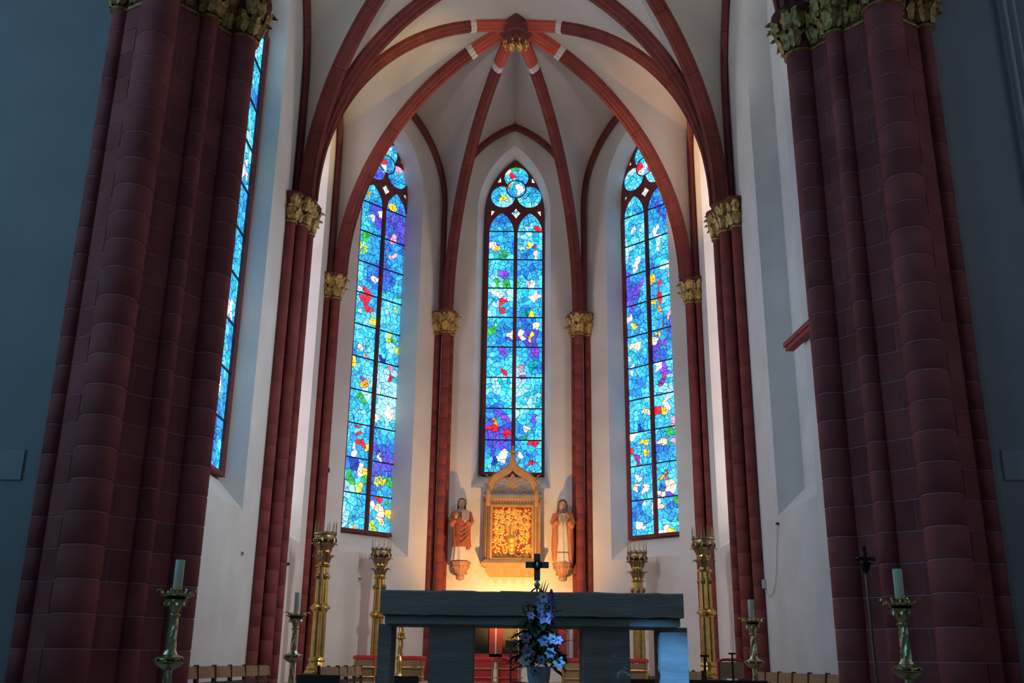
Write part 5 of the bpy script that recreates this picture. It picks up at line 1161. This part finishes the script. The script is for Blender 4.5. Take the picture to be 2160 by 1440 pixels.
for x, y, W, lab in ((690, 992, W_DL, 'tiny dark peg beside the shafts and the green-patched window'), (1469, 992, W_DR, 'tiny dark peg beside the shafts and the violet-patched window')):
    c = onwall(x, y, W, 0.0); t = thing('wall_peg', c, lab, 'peg'); part('pin', 'black_metal', t, lambda m: m.tube([c-W.n*0.02, c+W.n*0.06], 0.018, 8)); part('cap', 'black_metal', t, lambda m: m.box(c+W.n*0.05, (0.045, 0.045, 0.10)), smooth=0)
# red hood moulding at the blind recess
h0 = onwall(1664, 737, W_QR, 0.08); h1 = onwall(1716, 690, W_QR, 0.08); dd = (h1-h0).normalized(); h2 = h0+dd*1.9
t = thing('hood_mould', h0, 'sloping red stone hood moulding across the blind window recess', 'moulding', kind='structure')
part('upper_roll', 'red_stone', t, lambda m: m.obox(h0+Vector((0, 0, 0.06)), h2+Vector((0, 0, 0.06)), 0.16, 0.07)); part('lower_fillet', 'red_stone', t, lambda m: m.obox(h0+dd*0.03, h2, 0.12, 0.07))
# pale pipes on the dark nave wall
for x, r in ((2136, 0.028), (2156, 0.022)):
    p = at(x, 120, 10.58); t = thing('wall_pipe', (p.x, 10.58, 6.8), ('thicker' if r > 0.025 else 'thinner')+' pale vertical pipe fixed to the dark nave wall', 'pipe', 'pipes on the nave wall')
    part('tube', 'pipe_grey', t, lambda m: m.tube([(p.x, 10.58, 6.8), (p.x, 10.58, 12)], r, 10)); part('bracket', 'black_metal', t, lambda m: m.box((p.x, 10.62, 7.0), (0.06, 0.07, 0.04)), smooth=0)
# lamp housings; all but the tabernacle one belong to added fill lamps
for nm, loc, lab, cat in (('floodlight', (0.05, 20.94, 1.99), 'small floodlight on the apse floor behind the altar aimed at the tabernacle', 'lamp'),):
    t = thing(nm, (loc[0], loc[1], AP), lab, cat)
    part('housing', 'black_metal', t, lambda m: m.box((loc[0], loc[1]-0.08, loc[2]-0.04), (0.22, 0.10, 0.14)), smooth=0); part('stand', 'black_metal', t, lambda m: m.tube([(loc[0], loc[1]-0.08, AP), (loc[0], loc[1]-0.08, loc[2]-0.1)], 0.02, 8))
for sx, lx in ((-1, -3.95), (1, 4.0)):  # invented housings for the fill spots added behind the piers
    t = thing('floodlight', (lx, 12.1, 8.6), 'added fill floodlight behind the pier capital '+SIDE[sx], 'lamp', 'added floodlights behind the piers')
    part('housing', 'black_metal', t, lambda m: m.box((lx+sx*0.02, 12.12, 8.62), (0.14, 0.12, 0.16)), smooth=0); part('bracket', 'black_metal', t, lambda m: m.obox((lx+sx*0.02, 12.08, 8.62), (lx+sx*0.22, 12.08, 8.62), 0.03, 0.03))

for sx in (-1, 1):  # invented housings for the added warm vault lamps
    t = thing('added_uplight', (sx*4.1, 17.3, 9.4), 'added fill lamp warming the vault behind the triple shaft '+SIDE[sx], 'lamp', 'added lamps behind the triple shafts')
    part('housing', 'black_metal', t, lambda m: m.box((sx*4.03, 17.34, 9.42), (0.08, 0.08, 0.08)), smooth=0); part('bracket', 'black_metal', t, lambda m: m.box((sx*4.11, 17.34, 9.41), (0.10, 0.03, 0.03)), smooth=0)
t = thing('added_spotlight', (-8.95, -2.5, 4.35), 'added blue lamp on the nave side wall tinting the altar end block', 'lamp')  # invented housing for the added blue beam
part('housing', 'black_metal', t, lambda m: m.box((-8.82, -2.58, 4.42), (0.12, 0.12, 0.12)), smooth=0); part('bracket', 'black_metal', t, lambda m: m.box((-8.94, -2.58, 4.42), (0.14, 0.04, 0.04)), smooth=0)
